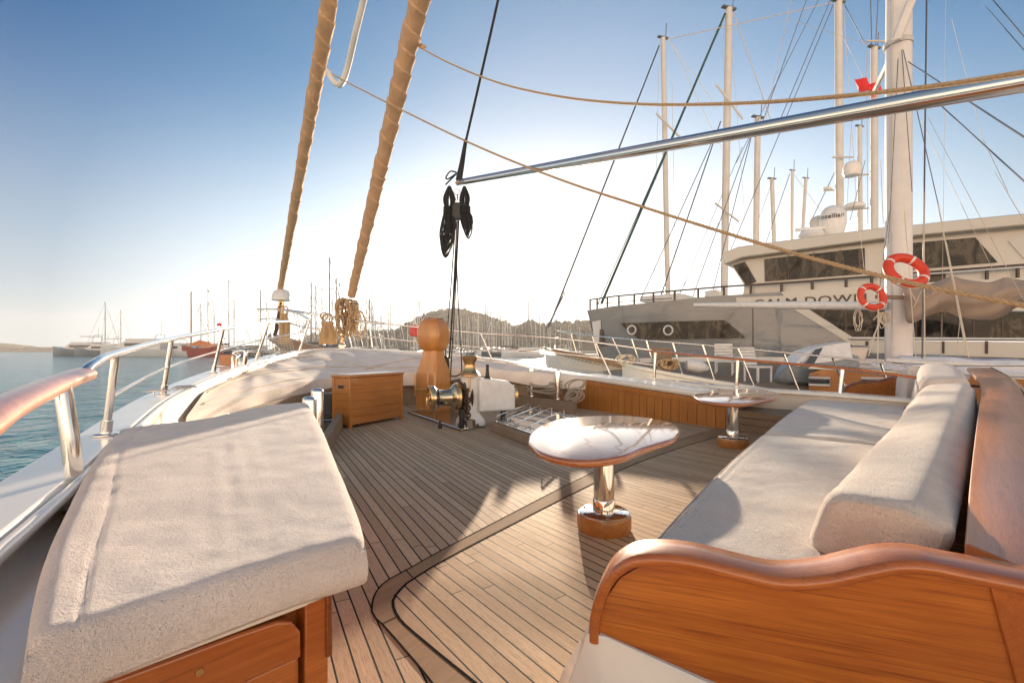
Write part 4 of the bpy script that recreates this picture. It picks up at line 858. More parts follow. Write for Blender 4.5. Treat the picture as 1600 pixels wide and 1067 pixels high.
# coachroof with two framed windows, folded covers on top
cr0, cr1_ = P(1262, 606, 12.0), P(1700, 640, 8.6); crd = V(((cr1_-cr0).x, (cr1_-cr0).y, 0)); crn = V((-crd.y, crd.x, 0)).normalized()
def CR(px, py, o=0.0): return PL(px, py, cr0-crn*o, crd)
cpoly = [CR(1262, 612), CR(1700, 668), CR(1700, 596), CR(1500, 588), CR(1400, 581), CR(1290, 575), CR(1264, 583)]
q = part('coachroof', MB().prism(cpoly, crn*3.2), 'box', NB, .03)
part('roof_deck', MB().prism([CR(1262, 576), CR(1400, 582), CR(1700, 598), CR(1700, 594), CR(1400, 578), CR(1268, 572)], crn*3.3), 'white', NB)
for x0, x1, y0, y1 in ((1264, 1297, 590, 601), (1346, 1398, 591, 603)):
    pts = [CR(x, y, .03) for x, y in ((x0, y0), (x1, y0+1), (x1, y1+1), (x0, y1))]
    f_ = part('window_frame', MB().tube([pts[0], pts[1], pts[2], pts[3], pts[0], pts[1]], .032, 8), 'whitep', NB)
    part('window_pane', MB().prism([CR(x, y, .012) for x, y in ((x0, y0), (x1, y0+1), (x1, y1+1), (x0, y1))], crn*.01), 'dglass', f_)
cab2 = [P(1340, 566, 13.2), P(1700, 590, 10.5)]; cd2 = V(((cab2[1]-cab2[0]).x, (cab2[1]-cab2[0]).y, 0)); cn2 = V((-cd2.y, cd2.x, 0)).normalized()
for k, (ya, yb, dz, mt_) in enumerate(((566, 583, 0, 'blueish'), (559, 566, 0, 'whitep'), (554, 559.5, 0, 'blueish'))):
    m = MB(); rings = []
    for i in range(60):
        x = (1362+k*22)+(340-k*22)*i/59; a = PL(x, ya+(x-1362)*.045+1.2*math.sin(x*.06+k*2), cab2[0], cd2); b = PL(x, yb+(x-1362)*.05, cab2[0], cd2)
        rings.append([b, a, a+cn2*.5+V((0, 0, .03)), a+cn2*1.3, b+cn2*1.3])
    tag(part('folded_awning', MB().loft(rings), mt_, None, .02), ('pale blue folded awning lying lowest on the neighbouring cabin roof', 'narrow white folded sheet between the two bluish awnings', 'thin bluish awning lying topmost on the neighbouring cabin roof')[k], 'awning')
tag(part('rolled_mat', MB().tube([P(1512, 563, 12.6), P(1588, 564, 11.6)], .07, 10), 'varn_dark'), 'dark red rolled mat on top of the folded awnings', 'mat')
# mast, booms, drape
mp0, mp1 = P(1404, 585, 13.2), P(1404, -60, 13.2)
ms = part('mast', MB().tube([mp0, V((mp0.x, mp0.y, 9)), V((mp1.x+.02, mp1.y, 13.5))], [.315, .305, .30], 28), 'mastw', NB)
part('mast_track', MB().tube([mp0+V((-.29, -.12, 0)), V((mp0.x-.29, mp0.y-.12, 13))], .028, 6), 'mast', ms)
part('mast_strut', MB().tube([P(1400, 62, 12.8), P(1432, -20, 12.4)], [.12, .11], 8), 'mastw', ms)
part('mast_strut', MB().tube([P(1367, 142, 15), P(1388, 98, 13.5)], [.07, .07], 8), 'mastw', ms)
part('mast_band', MB().lathe([(.34, 0), (.34, .14)], P(1403, 74, 13.2), None, 20), 'mast', ms)
part('fore_boom', MB().tube([P(1386, 478, 13.2), P(1240, 477, 14.6), P(1085, 476.5, 17.2)], [.12, .13, .07], 16), 'whitep', NB)
part('cross_bar', MB().prism([P(1370, 460.5, 12.6), P(1506, 464.5, 12.0), P(1506, 470.5, 12.0), P(1370, 466.5, 12.6)], (0, .08, 0)), 'tealgrey', NB, .01)
tops = [(1410, 443), (1425, 439), (1442, 446), (1465, 440), (1487, 431.5), (1505, 436), (1525, 439), (1545, 441), (1560, 437), (1572, 433.5), (1590, 437), (1610, 440), (1660, 445), (1720, 455)]
bots = [(1412, 470), (1416, 500), (1425, 505), (1450, 494), (1475, 487), (1495, 494), (1520, 499), (1545, 500), (1560, 497), (1575, 490), (1590, 480), (1610, 482), (1660, 500), (1720, 512)]
rings = []
TT = smooth([V((x, y, 0)) for x, y in tops], 8); BB = resample(smooth([V((x, y, 0)) for x, y in bots], 8), len(TT)); TT = resample(TT, len(TT))
for i, (a, b) in enumerate(zip(TT, BB)):
    Y = 12.7-2.6*i/len(TT); ring = []
    for k in range(13):
        f = k/12; x = a.x+(b.x-a.x)*f; y = a.y+(b.y-a.y)*f; bulge = .34*math.sin(math.pi*min(1, f*1.05))**.6+.05*math.sin(f*14+x*.05)+.05*math.sin(x*.07+f*3)
        ring.append(P(x, y, Y-bulge))
    for k in range(12, -1, -1):
        f = k/12; ring.append(P(a.x+(b.x-a.x)*f, a.y+(b.y-a.y)*f, Y+.25*math.sin(math.pi*f)+.04))
    rings.append(ring)
part('sail_cover', MB().loft(rings), 'drape', NB, ang=70)
part('main_boom', MB().tube([P(1412, 470, 13.0), P(1720, 475, 10.2)], .11, 14), 'mast', NB)
def lifebuoy(c, Rr, r, rot, lab):
    t = thing('lifebuoy', lab, 'lifebuoy', c, 'orange red lifebuoys hung on the neighbouring boat')
    q = part('ring', MB().ring(c, rot, Rr, r, 40, 14), 'red', t)
    for k in range(4):
        a = k*math.pi/2+.7; part('band', MB().ring(c, rot, Rr, r*1.04, 3, 14, a, a+.14), 'white', q)
    part('grab_line', MB().ring(c, rot, Rr+r*1.1, .008, 32, 5), 'ropew', t)
lifebuoy(P(1415.5, 423, 9.2), .325, .092, Matrix.Rotation(R(-6), 3, 'Y')@Matrix.Rotation(R(62), 3, 'X'), 'larger orange lifebuoy hanging in front of the neighbouring mast')
lifebuoy(P(1362, 464, 12.2), .30, .085, Matrix.Rotation(R(75), 3, 'X'), 'smaller orange lifebuoy behind the white fore boom')
# rigging lines of the neighbour
def lines(par, specs):
    for s_ in specs:
        (x0, y0, Y0), (x1, y1, Y1), r, mt_ = s_[:4]; sag = s_[4] if len(s_) > 4 else 0
        part('stay', MB().tube(catenary(P(x0, y0, Y0), P(x1, y1, Y1), sag, 10) if sag else [P(x0, y0, Y0), P(x1, y1, Y1)], r, 5), mt_, par)
lines(NB, [((1448, -30, 12.5), (1441, 560, 11.5), .020, 'wire'), ((1404, 78, 13), (1388, 380, 12.6), .010, 'wire'), ((1409, 78, 12.9), (1425, 300, 12.6), .010, 'wire'), ((1411, 78, 12.8), (1466, 320, 12.2), .011, 'wire'),
    ((1466, 320, 12.2), (1511, 556, 11.2), .015, 'ropew'), ((1478, 378, 12), (1514, 558, 11.0), .013, 'ropew'), ((1413, 330, 12.6), (1431, 560, 11.6), .012, 'ropew'), ((1428, 480, 11.8), (1442, 450, 11.7), .010, 'ropew'),
    ((1431, 470, 11.8), (1420, 450, 11.8), .010, 'ropew'), ((1373, 400, 12.6), (1371, 595, 11.4), .014, 'ropew'), ((1390, 330, 12.8), (1372, 470, 12.4), .008, 'wire'), ((1341, 330, 14), (1350, 420, 13), .006, 'wirel'),
    ((1443, 300, 11.6), (1445, 562, 11.4), .014, 'ropew'), ((1500, 500, 11.4), (1494, 556, 11.2), .008, 'wirel'), ((1419, 97, 12.8), (1620, 228, 6.5), .014, 'wire'), ((1471, 166, 12), (1620, 302, 7.5), .013, 'wire'),
    ((1547, -5, 11), (1620, 82, 8), .010, 'wire'), ((1540, 10, 12), (1620, 102, 8.5), .008, 'wire'), ((1535, 215, 11), (1575, 300, 10), .006, 'wirel'), ((1555, 270, 11), (1600, 345, 10), .006, 'wirel'),
    ((1478, -5, 14), (1471, 560, 12), .005, 'wirel'), ((1487, 30, 14), (1535, 215, 11), .005, 'wirel'), ((1440, 190, 13), (1560, 440, 11), .006, 'wirel'), ((1448, 180, 13), (1600, 470, 10), .006, 'wirel'),
    ((1344, 560, 12), (1160, 596, 11.5), .006, 'wire', .2), ((1600, 572, 9), (1300, 558, 11), .010, 'wire', .06), ((1620, 590, 8.8), (1250, 566, 11), .009, 'wire', .05),
    ((1380, 490, 12.4), (1350, 560, 11.8), .013, 'ropew'), ((1377, 490, 12.4), (1357, 556, 11.8), .013, 'ropew'), ((1375, 488, 12.4), (1365, 500, 12.3), .012, 'ropew')])
tangle(P(1342, 484, 12.6), .25, .6, 3, .011, 'ropew', 'thin pale rope loops dangling left of the neighbouring mast foot', thick=.05)
tangle(P(1380, 488, 12.4), .3, .45, 6, .011, 'ropew', 'pale rope tails bunched at the inner end of the fore boom', thick=.05)
# deck chairs, tender and clutter on the neighbour
def dchair(px, py, Y, rz, lab, loc_group='white deck chairs on the neighbouring foredeck'):
    o = P(px, py, Y); t = thing('deck_chair', lab, 'chair', o, loc_group); r = Matrix.Rotation(rz, 3, 'Z')
    def b(name, c, d_, par=t, rx=0): return part(name, MB().box(o+r@V(c), d_, 0, r@Matrix.Rotation(rx, 3, 'X')), 'whitep', par, .01)
    b('seat', (0, 0, .42), (.5, .5, .05))
    for x in (-.23, .23):
        for y in (-.22, .22): b('leg', (x, y, .21), (.045, .045, .42))
    m = MB()
    for k in range(6): m.box(o+r@V((0, .26+.02*k, .50+.085*k)), (.5, .03, .07), 0, r)
    part('backrest', m, 'whitep', t, .004)
    for x in (-.25, .25): b('armrest', (x, 0, .62), (.05, .5, .035))
dchair(1132, 586, 14.2, R(150), 'white slatted deck chair nearer the bow with its back to the yacht')
dchair(1184, 597, 12.6, R(20), 'white slatted deck chair beside the dark-nosed tender')
t = thing('deck_crate', 'brown crate lid standing among ropes on the neighbouring bow', 'crate', P(1038, 575, 14))
part('board', MB().prism([P(1019, 545, 14), P(1048, 547, 14), P(1047, 574, 14), P(1018, 569, 14)], (.1, .3, 0)), 'tealgrey', t, .01)
part('frame', MB().tube([P(1018, 544, 14), P(1049, 546, 14), P(1048, 575, 14)], .03, 6), 'wmast', t)
tag(part('fender', MB().tube([P(1072, 570, 13.6), P(1076, 570, 13.6), P(1095, 573, 13.4), P(1105, 575, 13.2)], [.12, .19, .19, .08], 16), 'whitep'), 'white fender with an open brown end lying on the neighbouring foredeck', 'fender')
tangle(P(1045, 562, 13.6), .5, .3, 10, .03, 'rope', 'brown rope heap between the crate lid and the fender', thick=.2)
tangle(P(978, 555, 14.8), .6, .35, 9, .03, 'ropew', 'pale mooring rope heap at the neighbouring stem', thick=.2)
t = thing('covered_tender', 'small grey tender with swept windscreen under a pale cover on the neighbouring deck', 'tender', P(1262, 600, 12.6))
tr_ = []
for px, yt, yb, w_ in ((1212, 588, 597, .15), (1222, 574, 600, .4), (1245, 562, 602, .6), (1280, 556, 600, .7), (1315, 553, 596, .7), (1332, 556, 592, .5)):
    a, b = P(px, yt, 12.8), P(px, yb, 12.8); tr_.append([a+V((0, -w_*.5, 0)), a+V((0, w_*.5, 0)), V((b.x, b.y+w_*.6, b.z+.1)), V((b.x, b.y+w_*.3, b.z)), V((b.x, b.y-w_*.3, b.z)), V((b.x, b.y-w_*.6, b.z+.1))])
part('hull', MB().loft(tr_), 'hullg', t, .03)
ct = []
for px, yt, yb in ((1232, 566, 572), (1250, 549, 568), (1272, 541, 566), (1300, 536, 562), (1316, 534, 560)):
    a, b = P(px, yt, 12.8), P(px, yb, 12.8); ct.append([b+V((0, -.42, 0)), a+V((0, -.30, 0)), a+V((0, .3, 0)), b+V((0, .4, 0))])
part('cover', MB().loft(ct), 'whitep', t, .03)
part('windscreen', MB().prism([P(1258, 568, 12.3), P(1275, 546, 12.38), P(1286, 543, 12.38), P(1272, 568, 12.3)], (0, .03, 0)), 'dglass', t)
t = thing('covered_winch', 'pale canvas covered frame standing left of the neighbouring mast', 'cover', P(1340, 560, 13.5))
part('canvas', MB().loft([[P(1312+k, 541, 13.5+y), P(1358-k*.6, 541, 13.5+y), P(1352, 562, 13.5+y), P(1330, 566, 13.5+y), P(1313, 562, 13.5+y)] for k, y in ((0, 0), (4, .3), (8, .6))]), 'canvas', t, .03)
part('frame', MB().tube([P(1303, 541, 13.4), P(1362, 541, 13.4)], .025, 6), 'steel', t)
# ================================================================ grey motor yacht
yd = V((15.1, -12, 0)).normalized(); y0 = V((4.875, 30, 0)); yn = V((yd.y, -yd.x, 0)); yn = yn if yn.y < 0 else -yn     # yn points to the camera side
def YP(px, py, o=0.0): return PL(px, py, y0+yn*o, yd)
YT_ = thing('motor_yacht', 'grey and beige superyacht with dark slanted windows and its name on the side', 'yacht', (9, 27, WATER))
def yprism(name, poly, depth, mat, o=0.0, par=None, bevel=.0): return part(name, MB().prism([YP(x, y, o) for x, y in poly], -yn*depth), mat, par or YT_, bevel)
hl = [(917, 485), (960, 478), (1030, 471.5), (1110, 463), (1220, 456), (1385, 446), (1600, 436), (1800, 427)]
TP = [YP(*q) for q in hl]; rings = []
for i, p in enumerate(TP):
    s_ = (p-TP[0]).length; wd = min(8.5, .35+s_*.85); rk = .9 if i == 0 else 0; wl_ = V((p.x, p.y, WATER-.3))+(yd*(1.6 if i == 0 else .5 if i == 1 else 0))
    wl2 = wl_-yn*(wd*.55)+yn*(-.25); fl_ = .35 if i < 3 else .12
    if i < 5: tz = p
    else: tz = p
    rings.append([tz, p-yn*wd, wl_-yn*(wd-fl_), wl_-yn*fl_])
for i, (x, y) in enumerate(hl):                     # aft of the slanted break the grey side stops at the main deck
    pass
part('hull', MB().loft(rings[:5]), 'grey', YT_)
# slanted break and low grey aft hull
yprism('hull_quarter', [(1220, 456.5), (1240, 478), (1345, 547), (1800, 560), (1800, 760), (1220, 700)], 8.4, 'grey', .0)
yprism('upper_side', [(1220, 456.2), (1240, 478.5), (1262, 481), (1600, 486), (1800, 488), (1800, 425), (1600, 434), (1385, 444.5), (1255, 453.5)], 8.3, 'beige', .01)
yprism('name_board', [(1150, 465), (1330, 458), (1332, 477), (1152, 480)], .2, 'beige', .02)
g1 = yprism('main_deck_glass', [(1262, 482), (1800, 492), (1800, 535), (1330, 527)], 1.5, 'glass', -.12)
yprism('window_band', [(1232, 478), (1262, 482), (1334, 528), (1345, 547)], .3, 'beige', .03)
for x in (1320, 1372, 1430, 1470, 1520, 1565): yprism('mullion', [(x, 484), (x+3, 484), (x+3, 531), (x, 530)], .06, 'darkrail', -.06, g1)
yprism('aft_bulwark', [(1332, 531), (1800, 537), (1800, 566), (1352, 551)], .3, 'beige', .06)
yprism('aft_rail', [(1325, 526.5), (1800, 529), (1800, 531.8), (1328, 529.2)], .2, 'whitep', .12)
yprism('aft_rail_underside', [(1326, 529.4), (1800, 532), (1800, 534), (1329, 531)], .2, 'darkrail', .10)
for x in (1352, 1400, 1471, 1539, 1605): yprism('rail_post', [(x, 533), (x+5, 533), (x+5, 551+(x-1350)*.008), (x, 551+(x-1350)*.008)], .08, 'darkrail', .09)
w1 = yprism('hull_window', [(968, 505), (1132, 500), (1165, 528), (999, 531)], .10, 'glass', .05)
for cx_, cy_ in ((987, 515.5), (1044, 516)):
    c = YP(cx_, cy_, .07); part('porthole', MB().ring(c, yn.to_track_quat('Z', 'Y').to_matrix(), .26, .045, 24, 8), 'whitep', w1)
yprism('hull_seam', [(1175.6, 466), (1176.6, 466), (1176.6, 600), (1175.6, 600)], .02, 'darkrail', .015)
yprism('anchor_recess', [(925, 503), (938, 500), (940, 540), (930, 545)], .05, 'hullw', .02)
yprism('anchor', [(937, 514), (941, 516), (943, 535), (946, 541), (933, 541), (936, 534)], .12, 'darkrail', .05)
yprism('foredeck_locker', [(1000, 463), (1060, 458), (1072, 460), (1072, 470), (1000, 472)], 2.5, 'whitep', -2.2, None, .05)
yprism('foredeck_locker', [(1101, 455), (1118, 452), (1122, 454), (1122, 466), (1100, 466)], 1.2, 'whitep', -2.0, None, .05)
# superstructure
yprism('wheelhouse', [(1160, 466), (1163, 446), (1142, 413), (1160, 404), (1380, 375), (1600, 354), (1800, 336), (1800, 432), (1385, 446.5)], 7.2, 'beige', -.45)
yprism('roof', [(1128, 405), (1131, 395), (1152, 385.5), (1380, 355), (1440, 350), (1468, 346.5), (1600, 333.5), (1800, 316), (1800, 336), (1600, 352), (1380, 373), (1160, 402), (1132, 413)], 8.0, 'beige', .1, None, .05)
q = yprism('bridge_windows', [(1194, 405), (1351, 387.5), (1352, 428), (1195, 440)], .1, 'glass', -.40)
for x in (1231, 1271, 1312): yprism('window_bar', [(x, 402-(x-1194)*.1), (x+1.4, 402-(x-1194)*.1), (x+1.4, 438-(x-1194)*.07), (x, 438-(x-1194)*.07)], .02, 'darkrail', -.37, q)
yprism('bridge_windows', [(1382, 384), (1422, 380), (1524, 371), (1559, 410), (1382, 425)], .1, 'glass', -.40)
yprism('bridge_windows', [(1145, 415), (1164, 409), (1182, 440), (1166, 446)], .1, 'glass', -.40)
yprism('aft_glass', [(1576, 377), (1600, 364), (1640, 360), (1640, 404), (1600, 404)], .1, 'hglass', -.40)
yprism('vent_louvres', [(1444, 425), (1478, 422), (1478, 440), (1444, 441)], .1, 'darkrail', -.38)
yprism('roof_line', [(1152, 403.5), (1380, 374), (1600, 353), (1600, 355), (1380, 376.5), (1155, 406)], .05, 'wmast', -.38)
def yrail(o, pts, posts, r, mat='darkrail'):
    part('guard_rail', MB().tube([YP(x, y, o) for x, y in pts], r, 8), mat, YT_)
    for x0, y0_, y1_ in posts: part('rail_post', bar(YP(x0, y0_, o), YP(x0, y1_, o), r*1.25, 6), mat, YT_)
yrail(-.1, [(921, 468.5), (960, 463), (1030, 456.5), (1130, 448), (1240, 441), (1350, 433), (1480, 423), (1600, 414), (1700, 407)],
      [(922, 468, 484), (933, 466, 483), (949, 464.5, 481), (967, 462, 478), (991, 460, 476), (1021, 457, 472.5), (1054, 454, 469), (1091, 451, 466), (1131, 448, 462), (1173, 445, 462), (1221, 442, 459), (1269, 439, 455), (1322, 435, 451), (1362, 432, 449), (1542, 419, 437), (1590, 415, 434)], .05)
part('guard_wire', MB().tube([YP(x, y, -.3) for x, y in ((925, 476), (990, 470), (1050, 466))], .025, 6), 'darkrail', YT_)
part('rail_trim', MB().tube([YP(x, y, -.05) for x, y in ((1392, 432), (1480, 426), (1600, 417))], .035, 6), 'whitep', YT_)
def text(body, loc, xdir, size, mat, par, name='lettering', ext=.01, sx=1.0):
    cu = bpy.data.curves.new(name, 'FONT'); cu.body = body; cu.size = size; cu.extrude = ext; cu.align_x = 'CENTER'; cu.align_y = 'CENTER'; cu.space_character = 1.12; cu.offset = .012*size
    o = bpy.data.objects.new(name, cu); SC.collection.objects.link(o); cu.materials.append(M[mat]); z = V((0, 0, 1)); x = V(xdir).normalized(); n = x.cross(z)
    bpy.context.view_layer.update(); me = bpy.data.meshes.new_from_object(o); bpy.data.objects.remove(o); o = bpy.data.objects.new(name, me); SC.collection.objects.link(o); bpy.data.curves.remove(cu)
    rm = Matrix((x, z, n)).transposed().to_4x4(); o.matrix_world = Matrix.Translation(V(loc)-ORI[par])@rm@Matrix.Diagonal((sx, 1, 1, 1)); o.parent = par; return o
text('CALM DOWN', YP(1261, 470.5, .04), yd, .52, 'letter', YT_, sx=1.32)
# radar dome with maker's lettering
dm = YP(1301, 363, -3.0); t = thing('satellite_dome', 'large white lettered satellite dome on the yacht roof', 'satellite dome', dm)
part('shell', MB().lathe([(.42, 0), (.50, .15), (.60, .55), (.62, .95), (.56, 1.25), (.38, 1.48), (.15, 1.58), (0, 1.6)], dm-V((0, 0, .2)), None, 32), 'whitep', t, ang=60)
text('intellian', dm+yn*.63+V((0, 0, .72)), yd, .30, 'letter', t, ext=.02)
dm2 = YP(1279, 364, -3.6); t = thing('satellite_dome', 'smaller beige dome half hidden left of the lettered dome', 'satellite dome', dm2)
part('shell', MB().lathe([(.40, 0), (.46, .2), (.46, .8), (.36, 1.02), (.12, 1.12), (0, 1.13)], dm2-V((0, 0, .2)), None, 28), 'mast', t, ang=60)
dm3 = YP(1268, 366, -2.4); t = thing('radar_scanner', 'low white radar scanner left of the lettered dome', 'radar', dm3)
part('base', MB().lathe([(.5, 0), (.62, .15), (.5, .35)], dm3-V((0, 0, .2)), None, 24), 'whitep', t); part('bar', MB().box(dm3+V((0, 0, .28)), (1.5, .2, .16), R(-20)), 'whitep', t, .04)
# ================================================================ tall masts behind the yacht
def tall(name, lab, px0, py0, px1, py1, w, Y, mat, extra=()):
    foot = P(px1, 560, Y); foot.z = WATER; t = thing(name, lab, 'sailing yacht', foot)
    k = (560-py1)/(py1-py0); a, b = P(px0, py0, Y), P(px1, py1, Y); r = w/2/720*Y*.86
    d0 = V((a.x+(b.x-a.x)*(a.z-.5)/(a.z-b.z), Y, .5))
    part('hull', MB().loft([[foot+V((x, y*ww, z)) for y, z in ((-1.9, 2.1), (1.9, 2.1), (1.3, 0), (-1.3, 0))] for x, ww in ((-9, .05), (-6, .75), (0, 1.1), (6, 1.0), (8.5, .7))]), 'hullw', t)
    q = part('mast', MB().tube([d0, a], [r*1.05, r*.92], 14), mat, t)
    part('masthead', MB().box(a+V((0, 0, .05)), (r*4.4, r*1.0, r*.5), .3), 'gmast', q)
    part('masthead_antenna', bar(a+V((r, 0, 0)), a+V((r*1.3, 0, 1.1)), .03, 5), 'gmast', q)
    for kx, (fx, fy, ln, tl) in enumerate(extra):
        c = P(fx, fy, Y); part('spreader', MB().tube([c-V((ln, .5, -tl)), c+V((ln, -.5, -tl))], .07, 6), mat, q)
    return t
TA = tall('sailing_yacht', 'pale mast with small dark lamps, leftmost of the tall masts behind the yacht', 1036, 60, 1043, 455, 9.5, 34, 'mast', ((1041, 202, .9, .9),))
TB_ = tall('sailing_yacht', 'thick pale mast with crooked spreaders second from the left behind the yacht', 1139, 14, 1131, 460, 13, 35, 'mast', ((1135, 165, 1.0, 1.3), (1131, 335, .9, .7)))
TC = tall('sailing_yacht', 'twin pale mast with orange lamps third from the left behind the yacht', 1184, 184, 1181, 378, 11, 38, 'mast')
tall('sailing_yacht', 'short stout pale mast rising just right of the twin mast', 1206, 280, 1209, 374, 8, 44, 'mast')
tall('sailing_yacht', 'slim pale mast with three small lamps above the yacht roof', 1238, 267, 1237, 372, 5.5, 46, 'mast')
tall('sailing_yacht', 'slightly leaning pale mast left of the lettered dome', 1259, 279, 1254, 362, 6, 48, 'mast')
TD = tall('sailing_yacht', 'tall pale mast running out of the top of the picture above the lettered dome', 1310, 3, 1312, 355, 13, 36, 'mast', ((1310, 250, .8, 0),))
tall('sailing_yacht', 'slender pale mast carrying the two radars right of the lettered dome', 1343, 198, 1344, 355, 8, 40, 'mast')
TE = tall('sailing_yacht', 'pale mast with a grey crosshead and red flag just left of the nearest mast', 1366, 75, 1366, 352, 12, 33, 'mast', ((1367, 72, 1.0, 0),))
for (x, y, Y, w, h, tt, lab) in ((1331, 264, 34, 24, 22, 0, 'round pale radome hanging on an arm above the lettered dome'), (1293, 295, 37, 13, 5, 1, 'small flat radar on the mast above the lettered dome'), (1335, 322, 35, 28, 9, 1, 'wide flat radar on a bracket right of the lettered dome')):
    c = P(x, y, Y); rw = w/2/720*Y; hh = h/720*Y; t = thing('radome', lab, 'radar', c-V((0, 0, hh/2)))
    part('shell', MB().lathe([(rw*.85, -hh/2), (rw, -hh*.3), (rw, hh*.1), (rw*.8, hh*.38), (rw*.4, hh*.5), (0, hh*.5)], c, None, 24), 'mastw', t, ang=60)
    part('arm', bar(c+V((0, 0, -hh*.45)), c+V((26/720*Y if x > 1300 else 14/720*Y, 0, -hh*.4)), .07, 6), 'mast', t)
lines(TA, [((1030, 72, 34), (858, 510, 26), .055, 'wire'), ((1045, 62, 34), (1120, 170, 35), .02, 'wirel'), ((1047, 66, 34), (1131, 240, 36), .02, 'wirel'), ((1043, 62, 34), (1300, 5, 35), .03, 'wirel'), ((1029, 110, 34), (1022, 455, 33), .015, 'wirel'), ((1050, 130, 34), (1056, 460, 33), .015, 'wirel')])
lines(TB_, [((1133, 22, 35), (940, 474, 27), .085, 'green'), ((1127, 40, 35), (932, 480, 27), .03, 'wire'), ((1146, 20, 35), (1205, 190, 36), .03, 'wirel'), ((1126, 190, 35), (1030, 470, 30), .045, 'wire'), ((1118, 210, 34), (1000, 470, 28), .03, 'wire'), ((1128, 340, 35), (1060, 462, 32), .02, 'wire'), ((1140, 30, 35), (1168, 395, 36), .015, 'wirel')])
lines(TC, [((1180, 190, 38), (1110, 470, 32), .03, 'wire'), ((1176, 205, 38), (1080, 470, 30), .03, 'wire'), ((1160, 230, 38), (1060, 465, 30), .02, 'wire'), ((1190, 195, 38), (1262, -5, 34), .03, 'wire'), ((1196, 190, 38), (1237, -5, 34), .02, 'wirel'), ((1218, 190, 38), (1302, -10, 34), .03, 'wire')])
lines(TD, [((1302, 8, 36), (1140, 395, 38), .03, 'wire'), ((1279, 0, 35), (1150, 255, 37), .025, 'wire'), ((1318, 5, 36), (1352, 70, 34), .03, 'wire'), ((1318, 10, 36), (1340, 340, 37), .02, 'wirel'), ((1210, 275, 42), (1172, 380, 42), .02, 'wire'), ((1234, 272, 42), (1195, 385, 42), .03, 'wire'), ((1240, 272, 42), (1290, 340, 42), .02, 'wirel'), ((1304, 270, 38), (1258, 365, 40), .03, 'wire'),
          ((1318, 60, 36), (1355, 135, 35), .018, 'wirel'), ((1228, 30, 38), (1365, 72, 33), .015, 'wirel')])
lines(TE, [((1368, 75, 33), (1372, -5, 32), .03, 'wire'), ((1360, -5, 33), (1362, 70, 33), .03, 'wire'), ((1330, 200, 36), (1322, 350, 36), .018, 'wirel'), ((1354, 80, 33), (1356, 350, 33), .02, 'wirel'), ((1376, 250, 32), (1380, 350, 32), .02, 'wirel'), ((1352, 250, 33), (1328, 345, 35), .02, 'wire')])
def flag(a, w_, h_, lab, sag=.2, mat='flag'):
    m = MB(); nx, ny = 14, 8
    m.add([a+V((w_*i/nx, .18*w_*math.sin(i*.8+j*.3), -h_*j/ny-sag*w_*(i/nx)**1.5)) for j in range(ny+1) for i in range(nx+1)], [(j*(nx+1)+i, j*(nx+1)+i+1, (j+1)*(nx+1)+i+1, (j+1)*(nx+1)+i) for j in range(ny) for i in range(nx)])
    o = part('flag', m, mat); b = o.modifiers.new('solid', 'SOLIDIFY'); b.thickness = .02; return tag(o, lab, 'flag')
flag(P(1373, 132, 32.5), -1.5, .75, 'red flag flying behind the steel pole left of the nearest mast', .35)
# ================================================================ marina: hills, far boats
def ridge(name, pts, Y, depth, seed):
    m = MB(); pts = resample(smooth([V((x, y, 0)) for x, y in pts], 10), 150); nyy = 16; vs_ = []
    for j in range(nyy+1):
        f = j/nyy; prof = math.sin(math.pi*min(1, f*1.0))**.75
        for p in pts:
            q_ = P(p.x, p.y, Y); hgt = max(.3, q_.z-WATER); yy = Y+(f-.5)*depth; zz = WATER-1+(hgt+1)*prof*(1+.12*noise.noise(V((q_.x*.02, yy*.02, seed))))+(2.2*abs(noise.noise(V((q_.x*.09, yy*.09, seed)))) if prof > .1 else 0)
            vs_.append(V((q_.x*(yy/Y)**.35, yy, zz)))
    m.add(vs_, [(j*150+i, j*150+i+1, (j+1)*150+i+1, (j+1)*150+i) for j in range(nyy) for i in range(149)])
    o = part(name, m, 'hill'); o['kind'] = 'structure'; return vs_
s = NT('wooded hillside'); c = s.co(); n1 = s.noise(c, .05, 4); n2 = s.noise(c, .35, 4, .7)
s.set(col=s.mix(n2, s.ramp(n1, [(.35, (.035, .045, .025)), (.65, (.10, .085, .05))]), (.16, .13, .085)), rough=.95, spec=.1); s.bump(n2, 1, 1.5); M['hill'] = s.m
s = NT('tree foliage'); c = s.co(); n1 = s.noise(c, .12, 4); s.set(col=s.ramp(n1, [(.3, (.045, .047, .04)), (.7, (.10, .095, .075))]), rough=.9, spec=.1); M['leaf'] = s.m
v1 = ridge('hills', [(628, 520), (640, 508), (655, 500), (672, 493), (690, 490), (717, 486), (745, 491), (773, 502), (799, 512), (830, 519), (870, 527), (900, 535)], 520, 170, 1)
v2 = ridge('hills', [(440, 546), (476, 533), (500, 523), (540, 519), (580, 519), (640, 516), (690, 522), (740, 530)], 640, 160, 2)
v3 = ridge('hills', [(790, 522), (815, 512), (832, 507), (846, 513), (870, 508), (893, 504), (915, 505), (950, 500), (1000, 498), (1060, 506), (1120, 520)], 420, 120, 3)
v4 = ridge('hills', [(-420, 541), (-200, 536), (-60, 535), (0, 537), (22, 540), (34, 545)], 760, 200, 4)
rr = random.Random(5); m = MB(); ico = []
bm = bmesh.new(); bmesh.ops.create_icosphere(bm, subdivisions=1, radius=1); iv = [v.co.copy() for v in bm.verts]; fi = [tuple(v.index for v in f.verts) for f in bm.faces]; bm.free()
